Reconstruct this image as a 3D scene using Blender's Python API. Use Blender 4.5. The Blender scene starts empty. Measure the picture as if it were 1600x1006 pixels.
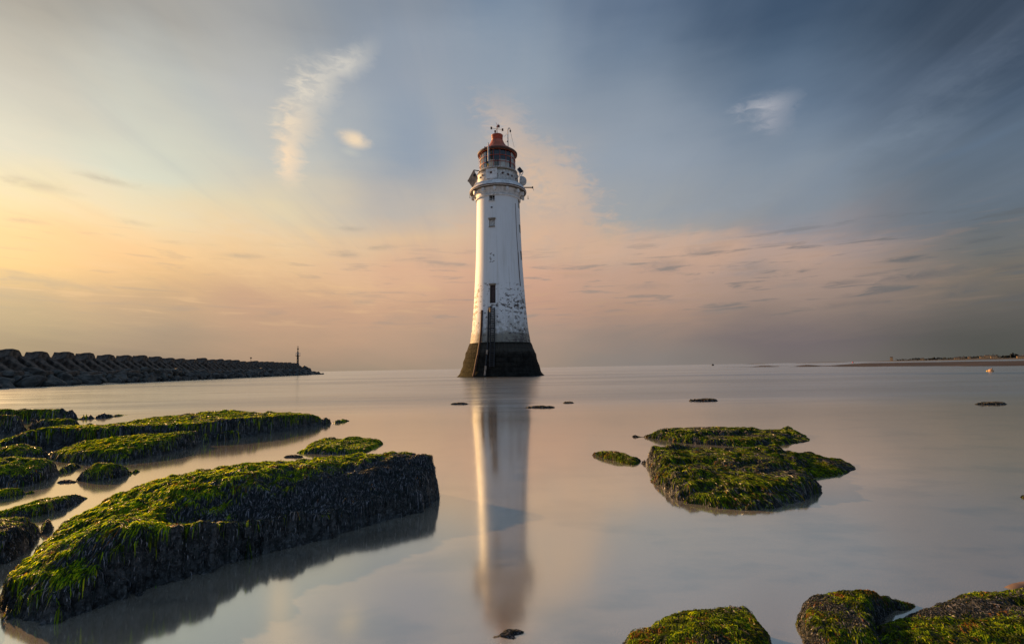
import bpy, math, random
import numpy as np
from mathutils import Vector, Matrix

scene = bpy.context.scene
C = scene.collection
random.seed(7)
R = math.radians

# ------------------------------------------------------------------ camera
F = 800.0                      # focal length in pixels of the 1600 px wide photograph
CAM_H = 1.0
PITCH = math.atan(71.9 / F)
ROLL = R(-1.03)
cam_d = bpy.data.cameras.new("camera")
cam = bpy.data.objects.new("camera", cam_d)
C.objects.link(cam)
cam_d.sensor_width = 36.0
cam_d.lens = 18.0
cam_d.clip_start = 0.05
cam_d.clip_end = 30000
CAMROT = Matrix.Rotation(R(90) + PITCH, 3, 'X') @ Matrix.Rotation(ROLL, 3, 'Z')
cam.matrix_world = Matrix.Translation((0, 0, CAM_H)) @ CAMROT.to_4x4()
scene.camera = cam


def ray(u, v):
    return CAMROT @ Vector(((u - 800) / F, (503 - v) / F, -1.0))


def gp(u, v, z=0.0):
    d = ray(u, v)
    t = (z - CAM_H) / d.z
    return Vector((d.x * t, d.y * t, z))


def at(u, v, Y):
    d = ray(u, v)
    t = Y / d.y
    return Vector((d.x * t, Y, CAM_H + d.z * t))


def at0(u, Y):
    """plan position at bearing of column u (near the horizon) and distance Y"""
    d = ray(u, 580 - (u - 783) * 0.018 + min(400, 800 / Y))
    return Vector((d.x / d.y * Y, Y, 0))


def lin(c):
    return tuple(((x / 255.0) / 12.92 if x / 255.0 <= 0.04045 else ((x / 255.0 + 0.055) / 1.055) ** 2.4) for x in c)


# ------------------------------------------------------------------ exposure
scene.view_settings.view_transform = 'Standard'
scene.view_settings.look = 'None'
scene.view_settings.exposure = 0.6
scene.view_settings.gamma = 1.0
scene.cycles.max_bounces = 6
scene.cycles.diffuse_bounces = 2
scene.cycles.glossy_bounces = 4
scene.cycles.transparent_max_bounces = 12
scene.cycles.sample_clamp_indirect = 4.0

SUN_EL, SUN_AZ = R(16.0), R(-53.0)      # azimuth from +Y, negative = to the left

# ------------------------------------------------------------------ node helpers


class S:
    """a socket with arithmetic"""
    def __init__(self, nt, sock):
        self.nt, self.s = nt, sock

    def _m(self, op, *a, clamp=False):
        n = self.nt.nodes.new('ShaderNodeMath')
        n.operation = op
        n.use_clamp = clamp
        for i, x in enumerate(a):
            if isinstance(x, S):
                self.nt.links.new(x.s, n.inputs[i])
            else:
                n.inputs[i].default_value = x
        return S(self.nt, n.outputs[0])

    def __add__(self, o): return self._m('ADD', self, o)
    def __radd__(self, o): return self._m('ADD', self, o)
    def __sub__(self, o): return self._m('SUBTRACT', self, o)
    def __rsub__(self, o): return self._m('SUBTRACT', o, self)
    def __mul__(self, o): return self._m('MULTIPLY', self, o)
    def __rmul__(self, o): return self._m('MULTIPLY', self, o)
    def __truediv__(self, o): return self._m('DIVIDE', self, o)
    def clamp(self): return self._m('ADD', self, 0.0, clamp=True)
    def f(self, op, *a): return self._m(op, self, *a)

    def smooth(self, a, b, lo=0.0, hi=1.0):
        n = self.nt.nodes.new('ShaderNodeMapRange')
        n.interpolation_type = 'SMOOTHSTEP'
        self.nt.links.new(self.s, n.inputs['Value'])
        n.inputs['From Min'].default_value = a
        n.inputs['From Max'].default_value = b
        n.inputs['To Min'].default_value = lo
        n.inputs['To Max'].default_value = hi
        return S(self.nt, n.outputs[0])


def combine(nt, x, y, z):
    n = nt.nodes.new('ShaderNodeCombineXYZ')
    for i, a in enumerate((x, y, z)):
        if isinstance(a, S):
            nt.links.new(a.s, n.inputs[i])
        else:
            n.inputs[i].default_value = a
    return S(nt, n.outputs[0])


def separate(nt, v):
    n = nt.nodes.new('ShaderNodeSeparateXYZ')
    nt.links.new(v.s, n.inputs[0])
    return [S(nt, o) for o in n.outputs]


def noise(nt, vec, scale, detail=4, rough=0.5, dist=0.0):
    n = nt.nodes.new('ShaderNodeTexNoise')
    if vec is not None:
        nt.links.new(vec.s, n.inputs['Vector'])
    n.inputs['Scale'].default_value = scale
    n.inputs['Detail'].default_value = detail
    n.inputs['Roughness'].default_value = rough
    n.inputs['Distortion'].default_value = dist
    return S(nt, n.outputs['Fac'])


def mixc(nt, f, a, b, mode='MIX'):
    n = nt.nodes.new('ShaderNodeMix')
    n.data_type = 'RGBA'
    n.blend_type = mode
    for sock, x in ((n.inputs[0], f), (n.inputs[6], a), (n.inputs[7], b)):
        if isinstance(x, S):
            nt.links.new(x.s, sock)
        elif isinstance(x, (int, float)):
            sock.default_value = x
        else:
            sock.default_value = (*x[:3], 1)
    return S(nt, n.outputs[2])


def ramp(nt, f, stops):
    n = nt.nodes.new('ShaderNodeValToRGB')
    nt.links.new(f.s, n.inputs[0])
    e = n.color_ramp.elements
    stops = sorted(stops, key=lambda q: q[0])
    e[0].position, e[0].color = stops[0][0], (*stops[0][1], 1)
    e[1].position, e[1].color = stops[-1][0], (*stops[-1][1], 1)
    for p, c in stops[1:-1]:
        k = e.new(p)
        k.color = (*c, 1)
    return S(nt, n.outputs[0])


# ------------------------------------------------------------------ sky
world = bpy.data.worlds.new("World")
scene.world = world
world.use_nodes = True
nt = world.node_tree
nt.nodes.clear()
wout = nt.nodes.new('ShaderNodeOutputWorld')
bg = nt.nodes.new('ShaderNodeBackground')
nt.links.new(bg.outputs[0], wout.inputs[0])
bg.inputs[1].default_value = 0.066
tc = nt.nodes.new('ShaderNodeTexCoord')
D = S(nt, tc.outputs['Generated'])
dx, dy, dz = separate(nt, D)
DEG = 57.29578
az = dx.f('ARCTAN2', dy) * DEG
el = dz.f('ARCSINE') * DEG
ela = el.f('ABSOLUTE')
# wind-drawn high cloud: a flat layer seen in perspective, streaks running away from the viewer
den = dz.f('MAXIMUM', 0.0) + 0.10
px = dx / den
py = dy / den
wrp = noise(nt, combine(nt, px * 0.8, py * 0.35, 3.1), 0.9, 3, 0.5)
streak = noise(nt, combine(nt, px * 2.2 + wrp * 1.6, py * 0.22 + wrp * 0.5, 0.0), 1.0, 5, 0.55)
streak2 = noise(nt, combine(nt, px * 5.5 + wrp * 2.5, py * 0.5, 7.0), 1.0, 4, 0.6)
soft = noise(nt, combine(nt, az * 0.045, el * 0.10, 5.0), 1.0, 4, 0.5)
soft2 = noise(nt, combine(nt, az * 0.05, el * 0.11, 15.0), 1.0, 4, 0.5)
fine = noise(nt, combine(nt, az * 0.10, el * 0.7, 25.0), 1.0, 5, 0.6)
elw = ela + (soft - 0.5) * 8.0 + (streak - 0.5) * 1.6 + (fine - 0.5) * 1.6
azw = az + (soft2 - 0.5) * 12.0


wisp = noise(nt, combine(nt, az * 0.55 + el * 0.12, el * 1.3, 40.0), 1.0, 5, 0.62, 0.6)


def ae(u, v):
    d = ray(u, v).normalized()
    return math.degrees(math.atan2(d.x, d.y)), math.degrees(math.asin(d.z))


cols = {
    0: [(590, (119, 111, 100)), (545, (143, 130, 109)), (500, (167, 147, 115)), (460, (198, 165, 118)), (410, (230, 189, 118)), (350, (236, 203, 136)),
        (290, (226, 209, 161)), (220, (201, 201, 183)), (130, (185, 184, 173)), (0, (148, 147, 141))],
    200: [(585, (129, 117, 107)), (540, (156, 136, 116)), (490, (188, 155, 120)), (440, (216, 177, 124)), (390, (232, 193, 136)), (330, (234, 210, 161)),
          (260, (206, 209, 190)), (180, (191, 194, 183)), (90, (171, 174, 170)), (0, (148, 149, 147))],
    400: [(582, (150, 131, 113)), (540, (167, 140, 118)), (490, (192, 153, 124)), (430, (218, 179, 132)), (370, (230, 195, 148)), (310, (218, 202, 168)),
          (240, (187, 189, 183)), (150, (169, 174, 177)), (70, (157, 162, 165)), (0, (140, 146, 152))],
    620: [(580, (156, 138, 119)), (540, (172, 145, 124)), (480, (196, 156, 128)), (420, (214, 170, 138)), (360, (216, 183, 148)), (310, (183, 175, 166)),
          (240, (149, 159, 170)), (150, (144, 154, 167)), (70, (138, 149, 163)), (0, (128, 139, 153))],
    800: [(576, (154, 137, 122)), (540, (166, 142, 126)), (480, (192, 151, 128)), (420, (208, 163, 136)), (350, (206, 174, 148)), (290, (182, 172, 162)),
          (200, (152, 159, 168)), (120, (140, 153, 167)), (50, (126, 142, 160)), (0, (114, 132, 153))],
    1000: [(572, (134, 126, 121)), (540, (143, 127, 118)), (480, (173, 141, 122)), (420, (189, 155, 134)), (370, (184, 165, 145)), (330, (157, 159, 160)),
           (260, (146, 155, 166)), (160, (128, 141, 156)), (70, (107, 124, 144)), (0, (92, 110, 133))],
    1250: [(567, (114, 107, 104)), (540, (112, 103, 105)), (480, (141, 123, 114)), (420, (166, 142, 129)), (380, (154, 142, 141)), (330, (134, 139, 145)),
           (260, (127, 139, 152)), (160, (100, 118, 139)), (70, (77, 96, 118)), (0, (62, 81, 104))],
    1600: [(560, (80, 82, 77)), (520, (82, 82, 79)), (470, (93, 90, 87)), (420, (113, 105, 96)), (380, (106, 106, 104)), (320, (94, 104, 114)),
           (240, (87, 102, 118)), (150, (64, 81, 100)), (70, (49, 65, 85)), (0, (40, 55, 73))],
}
cur = None
prev_az = None
GAIN = 1.0
for u, st in cols.items():
    stops = []
    for v, c in st:
        a_, e_ = ae(u, v)
        stops.append((max(0.0, e_) / 45.0, tuple(x for x in lin(c))))
    stops = [(p + i * 1e-4, c) for i, (p, c) in enumerate(stops)]
    rr = ramp(nt, elw / 45.0, stops)
    a_ = ae(u, 560)[0]
    if cur is None:
        cur = rr
    else:
        cur = mixc(nt, azw.smooth(prev_az, a_), cur, rr)
    prev_az = a_
sky = cur


def blob(u, v, ru, rv, rot, col, amt, wa=0.5, hard=0.4, nz=None, tex=0.0):
    """a patch of cloud in one direction of the sky; ru, rv in degrees"""
    global sky
    a0, e0 = ae(u, v)
    x = az - a0
    y = el - e0
    if wa:
        x = x + ((nz or fine) - 0.5) * (wa * ru * 1.6)
        y = y + (soft - 0.5) * (wa * rv * 1.0) + (streak2 - 0.5) * (wa * rv)
    c_, s_ = math.cos(R(rot)), math.sin(R(rot))
    X = (x * c_ + y * s_) / ru
    Y_ = (y * c_ - x * s_) / rv
    d = (X * X + Y_ * Y_).f('SQRT')
    m = d.smooth(1.0, hard, 0.0, amt)
    if tex:
        m = m * wisp.smooth(0.38, 0.62, 1.0 - tex, 1.0)
    sky = mixc(nt, m, sky, tuple(q for q in lin(col)))


# streak modulation of the high cirrus
st_m = streak.smooth(0.40, 0.68)
hi = ela.smooth(7.0, 16.0) * dy.smooth(-0.2, 0.3)
warmhi = mixc(nt, az.smooth(-20, 25), tuple(q for q in lin((226, 208, 178))), tuple(q for q in lin((132, 146, 165))))
sky = mixc(nt, st_m * hi * 0.15, sky, warmhi)
st_d = streak2.smooth(0.50, 0.30)
sky = mixc(nt, st_d * hi * 0.09, sky, tuple(q for q in lin((120, 135, 160))))

# broad warm plume behind the lantern
blob(790, 195, 5.5, 3.6, -45, (216, 186, 160), 0.62, 0.9, -0.2, wisp, 0.3)
blob(860, 285, 9.5, 4.2, -38, (216, 182, 152), 0.75, 0.8, 0.05, wisp, 0.25)
blob(870, 360, 14, 4.0, -12, (218, 176, 142), 0.60, 0.8, -0.1, wisp, 0.2)
blob(1020, 385, 15, 2.6, -6, (208, 170, 144), 0.60, 0.9, 0.2)
blob(1190, 400, 14, 2.2, -3, (192, 158, 136), 0.55, 0.9, 0.2)
# broad veils: a bright one slanting down on the left, a pale one climbing on the right
blob(180, 300, 26, 3.6, -17, (224, 208, 182), 0.50, 0.9, -0.3, soft2, 0.4)
blob(330, 400, 24, 3.4, -12, (240, 200, 146), 0.62, 0.9, -0.3, soft2, 0.3)
blob(110, 385, 17, 4.8, -6, (246, 190, 132), 0.66, 0.9, -0.3, soft2, 0.2)
blob(560, 430, 16, 3.0, -4, (218, 176, 142), 0.45, 0.9, -0.3, soft2, 0.3)
blob(1340, 260, 20, 3.6, 34, (124, 138, 154), 0.50, 0.7, -0.3, soft2, 0.3)
blob(1120, 330, 16, 3.0, 16, (146, 154, 164), 0.45, 0.8, -0.3, soft2, 0.3)
blob(980, 240, 12, 5.0, 10, (142, 154, 168), 0.40, 0.8, -0.3, soft2, 0.4)
blob(1480, 330, 12, 2.0, 8, (104, 114, 124), 0.50, 0.7, -0.3, soft2, 0.4)
blob(700, 60, 14, 4.0, 0, (146, 156, 168), 0.40, 0.9, -0.3, soft2, 0.4)
# pale wisp climbing to the right, and the lens-shaped cloud beside it
blob(452, 245, 2.0, 4.0, 4, (242, 214, 180), 1.0, 0.9, -0.1, wisp, 0.25)
blob(462, 195, 3.2, 3.2, -10, (232, 212, 184), 0.95, 0.9, -0.2, wisp, 0.45)
blob(490, 140, 3.6, 4.8, -28, (222, 212, 194), 1.0, 0.9, -0.2, wisp, 0.5)
blob(540, 95, 2.3, 5.2, -56, (212, 206, 194), 0.95, 0.8, -0.2, wisp, 0.4)
blob(430, 185, 1.0, 1.0, -10, (216, 206, 186), 0.6, 0.9, -0.2, wisp, 0.3)
blob(552, 218, 2.35, 1.1, -9, (242, 216, 180), 0.95, 0.45, 0.10, wisp, 0.15)
blob(548, 238, 1.8, 0.6, -10, (196, 194, 182), 0.5, 0.4, -0.2)
# blue hole right of them
blob(650, 225, 4.6, 7.0, 28, (134, 149, 168), 0.45, 0.6, 0.0)
# small puff and long streaks on the right
blob(1200, 166, 4.2, 1.7, 2, (178, 178, 184), 0.85, 0.8, -0.3, wisp, 0.5)
blob(1208, 190, 2.6, 2.4, 0, (172, 172, 180), 0.6, 0.8, -0.3, wisp, 0.4)
blob(1530, 225, 8, 0.6, 14, (92, 110, 130), 0.5, 0.3, -0.2, soft2)
# low grey shreds
for (u, v, a, b, r_, k) in [(60, 290, 2.6, .45, -2, .5), (165, 280, 2.4, .35, -6, .5), (45, 346, 1.5, .22, 0, .4), (205, 346, 1.6, .28, -4, .35),
                            (375, 400, 2.4, .28, 0, .55), (592, 386, 2.0, .35, 2, .55), (545, 398, 1.9, .35, 0, .5), (550, 357, 1.8, .32, 2, .4),
                            (570, 471, 1.6, .35, 4, .45), (620, 498, 2.2, .6, 0, .28), (700, 415, 3.6, .5, 2, .4), (660, 405, 3.0, .3, 4, .3),
                            (40, 437, 4.4, .4, -3, .6), (10, 425, 1.6, .25, -4, .5), (130, 452, 3.0, .3, -4, .35), (25, 462, 3.0, .7, -2, .3),
                            (1040, 415, 2.6, .8, 0, .6), (1100, 391, 2.6, .6, 0, .6), (1180, 420, 3.4, .9, -4, .55), (1010, 447, 2.2, .4, 0, .4),
                            (1120, 486, 2.6, .35, 2, .4), (1050, 470, 3.0, .3, 0, .3), (1415, 403, 1.4, .2, 0, .7), (1440, 430, 4.2, .5, 4, .7), (1320, 441, 2.0, .3, 0, .6),
                            (1385, 455, 3.6, .35, 3, .35), (1580, 418, 1.5, .25, 0, .8), (1510, 452, 2.8, .6, 8, .55), (1585, 462, 3.0, .35, 6, .6), (1340, 474, 4.0, .4, 2, .3),
                            (1240, 446, 2.2, .3, 0, .35), (900, 430, 3.0, .4, 0, .2)]:
    gcol = (146, 140, 130) if u < 800 else ((128, 124, 124) if u < 1300 else (84, 88, 94))
    blob(u, v, a * 1.35, b * 1.5, r_, gcol, k * 0.9, 1.1, -0.2, wisp, 0.3)
shr = noise(nt, combine(nt, az * 0.16, el * 1.5, 61.0), 1.0, 5, 0.6, 0.4)
band = ela.smooth(3.5, 6.0) * ela.smooth(15.0, 10.5)
sky = mixc(nt, shr.smooth(0.54, 0.68) * band * az.smooth(-30, 10, 0.22, 0.60), sky, mixc(nt, az.smooth(0, 35), lin((140, 134, 128)), lin((92, 96, 100))))
sky = mixc(nt, shr.smooth(0.46, 0.32) * band * 0.25, sky, mixc(nt, az.smooth(-30, 35), lin((236, 192, 140)), lin((150, 126, 110))))
# the half of the sky behind the viewer: bright, cool and plain
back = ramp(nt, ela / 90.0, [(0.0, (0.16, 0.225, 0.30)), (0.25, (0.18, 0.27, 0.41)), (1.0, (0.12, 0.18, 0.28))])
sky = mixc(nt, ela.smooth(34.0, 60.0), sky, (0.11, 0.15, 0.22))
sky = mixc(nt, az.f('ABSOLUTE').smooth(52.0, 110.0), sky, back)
nish = nt.nodes.new('ShaderNodeTexSky')
nish.sky_type = 'NISHITA'
nish.sun_disc = False
nish.sun_elevation = SUN_EL
nish.sun_rotation = SUN_AZ
nish.dust_density = 3.0
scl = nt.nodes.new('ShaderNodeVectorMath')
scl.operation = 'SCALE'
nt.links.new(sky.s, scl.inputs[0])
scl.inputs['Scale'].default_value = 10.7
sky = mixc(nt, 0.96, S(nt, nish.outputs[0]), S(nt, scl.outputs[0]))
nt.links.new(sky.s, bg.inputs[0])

# ------------------------------------------------------------------ sun
sd = bpy.data.lights.new("sun", 'SUN')
sd.energy = 5.0
sd.angle = R(0.6)
sd.color = (1.0, 0.56, 0.23)
sun = bpy.data.objects.new("sun", sd)
C.objects.link(sun)
sdir = Vector((math.sin(SUN_AZ) * math.cos(SUN_EL), math.cos(SUN_AZ) * math.cos(SUN_EL), math.sin(SUN_EL)))
sun.rotation_euler = sdir.to_track_quat('Z', 'Y').to_euler()
sun.location = sdir * 50

# ------------------------------------------------------------------ materials


def mat(name):
    m = bpy.data.materials.new(name)
    m.use_nodes = True
    t = m.node_tree
    p = t.nodes['Principled BSDF']
    return m, t, p


def bump(t, p, h, strength, dist):
    b = t.nodes.new('ShaderNodeBump')
    b.inputs['Strength'].default_value = strength
    b.inputs['Distance'].default_value = dist
    t.links.new(h.s, b.inputs['Height'])
    t.links.new(b.outputs[0], p.inputs['Normal'])
    return b


def coords(t, kind='Object'):
    return S(t, t.nodes.new('ShaderNodeTexCoord').outputs[kind])


def simple(name, col, rough=0.6, metal=0.0, var=0.25, scale=3.0, bmp=0.0):
    m, t, p = mat(name)
    c = coords(t)
    n = noise(t, c, scale, 6, 0.6)
    col2 = tuple(x * (1 - var) for x in col)
    f = n.smooth(0.35, 0.65)
    t.links.new(mixc(t, f, col, col2).s, p.inputs['Base Color'])
    p.inputs['Roughness'].default_value = rough
    p.inputs['Metallic'].default_value = metal
    if bmp:
        bump(t, p, n, 0.6, bmp)
    return m


def geo_pos(t):
    return S(t, t.nodes.new('ShaderNodeNewGeometry').outputs['Position'])


# water: a thin sheet over sand
M_WATER, t, p = mat("water")
t.nodes.remove(p)
out = t.nodes['Material Output']
pos = geo_pos(t)
x, y, z = separate(t, pos)
meander = noise(t, combine(t, x * 0.08, 0.0, 0.0), 1.0, 3)
yy = y + (meander - 0.5) * 6.0
sea = yy.smooth(10.0, 16.0)                       # beyond the still pool the sea moves
swell = noise(t, combine(t, x * 0.12, y * 0.55, 0.0), 1.0, 4, 0.55)
swell2 = noise(t, combine(t, x * 0.02, y * 0.10, 4.0), 1.0, 5, 0.6)
drift = noise(t, combine(t, x * 0.5, y * 1.6, 9.0), 1.0, 4, 0.55)
rough = sea * 0.09 + 0.10 + (drift - 0.5) * 0.06 + sea * (swell - 0.5) * 0.14
gl = t.nodes.new('ShaderNodeBsdfAnisotropic')
gl.distribution = 'GGX'
t.links.new(rough.f('MAXIMUM', 0.02).s, gl.inputs['Roughness'])
t.links.new(mixc(t, sea, (0.96, 1.0, 0.97), (0.88, 0.96, 1.0)).s, gl.inputs['Color'])
hgt = swell * 0.6 * sea + swell2 * sea * 1.6 + drift * 0.004
b = t.nodes.new('ShaderNodeBump')
b.inputs['Strength'].default_value = 0.5
b.inputs['Distance'].default_value = 0.10
t.links.new(hgt.s, b.inputs['Height'])
t.links.new(b.outputs[0], gl.inputs['Normal'])
df = t.nodes.new('ShaderNodeBsdfDiffuse')
grain = noise(t, pos, 260.0, 3, 0.6)
silt = noise(t, combine(t, x * 1.4, y * 2.6, 2.0), 1.0, 5, 0.6)
sand = mixc(t, grain.smooth(0.35, 0.65), (0.17, 0.145, 0.110), (0.42, 0.36, 0.27))
sand = mixc(t, silt.smooth(0.46, 0.66) * 0.5, sand, (0.065, 0.070, 0.066))
sand = mixc(t, sea, sand, (0.16, 0.20, 0.25))
t.links.new(sand.s, df.inputs['Color'])
lw = t.nodes.new('ShaderNodeFresnel')
lw.inputs['IOR'].default_value = 1.33
fac = S(t, lw.outputs[0]).f('POWER', 0.27)
fac = fac - sea * swell2.smooth(0.42, 0.66) * 0.26
mx = t.nodes.new('ShaderNodeMixShader')
t.links.new(fac.clamp().s, mx.inputs[0])
t.links.new(df.outputs[0], mx.inputs[1])
t.links.new(gl.outputs[0], mx.inputs[2])
t.links.new(mx.outputs[0], out.inputs[0])

# rock and weed
M_ROCK, t, p = mat("weedy_rock")
c = coords(t)
att = t.nodes.new('ShaderNodeAttribute')
att.attribute_name = 'pigment_and_shade'  # weed and rock tones with light and shade mixed in
n1 = noise(t, c, 60, 6, 0.65)
n2 = noise(t, c, 9, 5, 0.6)
n3 = noise(t, c, 24, 6, 0.7, 0.8)
vor = t.nodes.new('ShaderNodeTexVoronoi')
vor.feature = 'DISTANCE_TO_EDGE'
vor.inputs['Scale'].default_value = 7.0
wv_ = t.nodes.new('ShaderNodeVectorMath')
wv_.operation = 'ADD'
t.links.new(c.s, wv_.inputs[0])
t.links.new(combine(t, n2 * 0.18, n3 * 0.10, n2 * 0.12).s, wv_.inputs[1])
t.links.new(wv_.outputs[0], vor.inputs['Vector'])
crack = S(t, vor.outputs['Distance']).smooth(0.0, 0.06)
base = mixc(t, n3.smooth(0.38, 0.62), S(t, att.outputs['Color']), (0.010, 0.011, 0.011))
base = mixc(t, n1.smooth(0.52, 0.66) * 0.7, base, (0.20, 0.20, 0.205))  # pale flecks paint wet highlights into the dark faces
barn = noise(t, c, 120, 3, 0.6).smooth(0.56, 0.64) * n2.smooth(0.42, 0.60)
base = mixc(t, barn * 0.8, base, (0.19, 0.165, 0.15))
t.links.new(base.s, p.inputs['Base Color'])
p.inputs['Roughness'].default_value = 0.42
p.inputs['Specular IOR Level'].default_value = 0.4
bump(t, p, n1 + n2 * 1.5 + n3 * 1.5 + crack * 0.8, 1.0, 0.022)

M_WEED, t, p = mat("seaweed")
att = t.nodes.new('ShaderNodeAttribute')
att.attribute_name = 'pigment_and_shade'
t.links.new(att.outputs['Color'], p.inputs['Base Color'])
p.inputs['Roughness'].default_value = 0.6
lum = separate(t, S(t, att.outputs['Color']))[1]
t.links.new(lum.smooth(0.015, 0.05, 0.55, 0.12).s, p.inputs['Specular IOR Level'])
t.links.new(lum.smooth(0.015, 0.05, 0.36, 0.6).s, p.inputs['Roughness'])
trl = t.nodes.new('ShaderNodeBsdfTranslucent')
sc_ = t.nodes.new('ShaderNodeVectorMath')
sc_.operation = 'MULTIPLY'
sc_.inputs[1].default_value = (1.9, 1.7, 1.0)
t.links.new(att.outputs['Color'], sc_.inputs[0])
t.links.new(sc_.outputs[0], trl.inputs[0])
mx = t.nodes.new('ShaderNodeMixShader')
mx.inputs[0].default_value = 0.42
t.links.new(p.outputs[0], mx.inputs[1])
t.links.new(trl.outputs[0], mx.inputs[2])
t.links.new(mx.outputs[0], t.nodes['Material Output'].inputs[0])

# lighthouse render: white paint, flaking and stained low down
M_TOWER, t, p = mat("white_painted_masonry")
c = coords(t)
x, y, z = separate(t, c)
ang = x.f('ARCTAN2', y * -1.0)
cyl = combine(t, ang * 3.0, z * 1.0, 0.0)
flake = noise(t, combine(t, ang * 3.4, z * 1.5, 1.0), 2.2, 8, 0.72)
zone = noise(t, combine(t, ang * 3.0, z * 0.9, 5.0), 0.55, 3, 0.55)
low = z.smooth(12.3, 9.0)
side = ang.smooth(-0.1, 0.6) + ang.smooth(-0.85, -1.1)
thr = zone * 0.50 + low * (0.05 + side * 0.09)
rowm = (z * 9.0).f('SINE') * 0.03
k = (flake + rowm + thr * 0.62)
fl = k.smooth(0.75, 0.81) * low.smooth(0.02, 0.3)
patch = (ang + 0.285).f('ABSOLUTE').smooth(0.13, 0.115) * (z - 15.05).f('ABSOLUTE').smooth(1.1, 1.0)
pk = noise(t, combine(t, ang * 6, z * 2.4, 8.0), 1.8, 6, 0.7)
fl2 = patch * pk.smooth(0.53, 0.60) * z.smooth(15.4, 15.1, 0.0, 1.0)
dirt = noise(t, combine(t, ang * 5, z * 0.15, 3.0), 1.0, 5, 0.6)
bleed = z.smooth(8.6, 4.6) * noise(t, combine(t, ang * 5, z * 1.0, 3.0), 1.6, 7, 0.7).smooth(0.32, 0.62)
col = mixc(t, dirt.smooth(0.45, 0.75) * 0.20, (0.68, 0.70, 0.71), (0.48, 0.46, 0.42))
course = (z * 4.19).f('FRACT').smooth(0.06, 0.0) * 0.10 + noise(t, c, 1.3, 5, 0.6).smooth(0.45, 0.7) * 0.10
col = mixc(t, course, col, (0.50, 0.50, 0.50))
edge = (z + (flake - 0.5) * 2.6).smooth(5.6, 4.9) * 0.85
col = mixc(t, edge, col, (0.075, 0.070, 0.050))
col = mixc(t, bleed * 0.95, col, (0.22, 0.21, 0.17))
run = noise(t, combine(t, ang * 9, z * 0.12, 13.0), 1.4, 5, 0.6).smooth(0.50, 0.68) * z.smooth(26.0, 8.0, 0.25, 1.0)
col = mixc(t, run * 0.30, col, (0.36, 0.33, 0.27))
col = mixc(t, (fl + fl2).clamp(), col, (0.075, 0.062, 0.055))
t.links.new(col.s, p.inputs['Base Color'])
p.inputs['Roughness'].default_value = 0.6
bump(t, p, flake * -1.0 + fl * -0.5, 0.35, 0.04)

M_PLINTH, t, p = mat("tidal_masonry")
c = coords(t)
x, y, z = separate(t, c)
ang = x.f('ARCTAN2', y * -1.0)
g1 = noise(t, c, 1.6, 8, 0.7)
g2 = noise(t, c, 9, 5, 0.7)
col = mixc(t, g1.smooth(0.35, 0.65), (0.008, 0.008, 0.007), (0.030, 0.028, 0.024))
wob = z + (g1 - 0.5) * 1.2
col = mixc(t, wob.smooth(2.6, 3.2) * wob.smooth(4.2, 3.4) * 0.6, col, (0.085, 0.08, 0.068))
col = mixc(t, ang.smooth(-0.45, -0.75) * 0.85, col, mixc(t, g2.smooth(0.45, 0.6), (0.010, 0.008, 0.004), (0.055, 0.045, 0.010)))
col = mixc(t, z.smooth(3.0, 0.3) * g2.smooth(0.42, 0.7) * 0.6 * ang.smooth(-0.45, -0.75), col, (0.13, 0.12, 0.02))
col = mixc(t, g2.smooth(0.60, 0.75) * 0.6, col, (0.09, 0.085, 0.07))
t.links.new(col.s, p.inputs['Base Color'])
p.inputs['Specular IOR Level'].default_value = 0.08
p.inputs['Roughness'].default_value = 0.85
crs = (z * 1.75).f('FRACT').smooth(0.10, 0.0) + ((ang * 9.0).f('FRACT').smooth(0.06, 0.0))
col = mixc(t, crs.clamp() * 0.6, col, (0.006, 0.006, 0.006))
drip = noise(t, combine(t, ang * 9, z * 0.25, 2.0), 1.5, 5, 0.65).smooth(0.45, 0.65) * z.smooth(2.2, 4.0)
col = mixc(t, drip * 0.4, col, (0.07, 0.066, 0.056))
t.links.new(col.s, p.inputs['Base Color'])
bump(t, p, g1 + g2 * 0.6 - crs * 0.3, 1.0, 0.3)

M_WHITE = simple("white_paint", (0.74, 0.74, 0.73), 0.55, 0, 0.30, 2.5, 0.01)
M_GREYW = simple("weathered_white_paint", (0.58, 0.58, 0.56), 0.6, 0, 0.4, 4.0, 0.01)
M_SOFFIT = simple("stained_shaded_soffit", (0.16, 0.12, 0.08), 0.8, 0, 0.6, 2.5, 0.01)  # dirt brown, darkened as well to carry the shade below the gallery
M_RED = simple("red_oxide_paint", (0.46, 0.070, 0.030), 0.5, 0, 0.35, 2.0, 0.01)
M_COPPER = simple("faded_red_roof_paint", (0.50, 0.12, 0.055), 0.5, 0, 0.35, 1.4, 0.01)
M_RUST = simple("rusty_metal", (0.10, 0.040, 0.022), 0.7, 0.2, 0.5, 6.0, 0.01)
M_DARK = simple("dark_metal", (0.022, 0.022, 0.025), 0.55, 0.3, 0.4, 5.0)
M_BLACK = simple("dark_interior", (0.012, 0.011, 0.012), 0.8, 0, 0.3, 3.0)
M_WOOD = simple("weathered_door_wood", (0.075, 0.045, 0.04), 0.6, 0, 0.5, 6.0, 0.01)
M_STONE = simple("lintel_stone", (0.27, 0.22, 0.16), 0.8, 0, 0.4, 5.0, 0.02)
M_BRASS = simple("lens_brass", (0.30, 0.25, 0.14), 0.4, 0.3, 0.4, 5.0)
M_BOARD = simple("ply_board", (0.36, 0.27, 0.20), 0.7, 0, 0.5, 3.5, 0.01)
M_BARE = simple("bare_sandstone", (0.15, 0.10, 0.08), 0.8, 0, 0.4, 8.0, 0.01)
M_PANEBACK = simple("pale_pane_backing", (0.86, 0.84, 0.76), 0.7, 0, 0.25, 2.0)  # for pale sheets added behind the glass to brighten the panes
M_YELLOW = simple("yellow_lamp_housing", (0.75, 0.45, 0.02), 0.5, 0, 0.2, 5.0)
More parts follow.
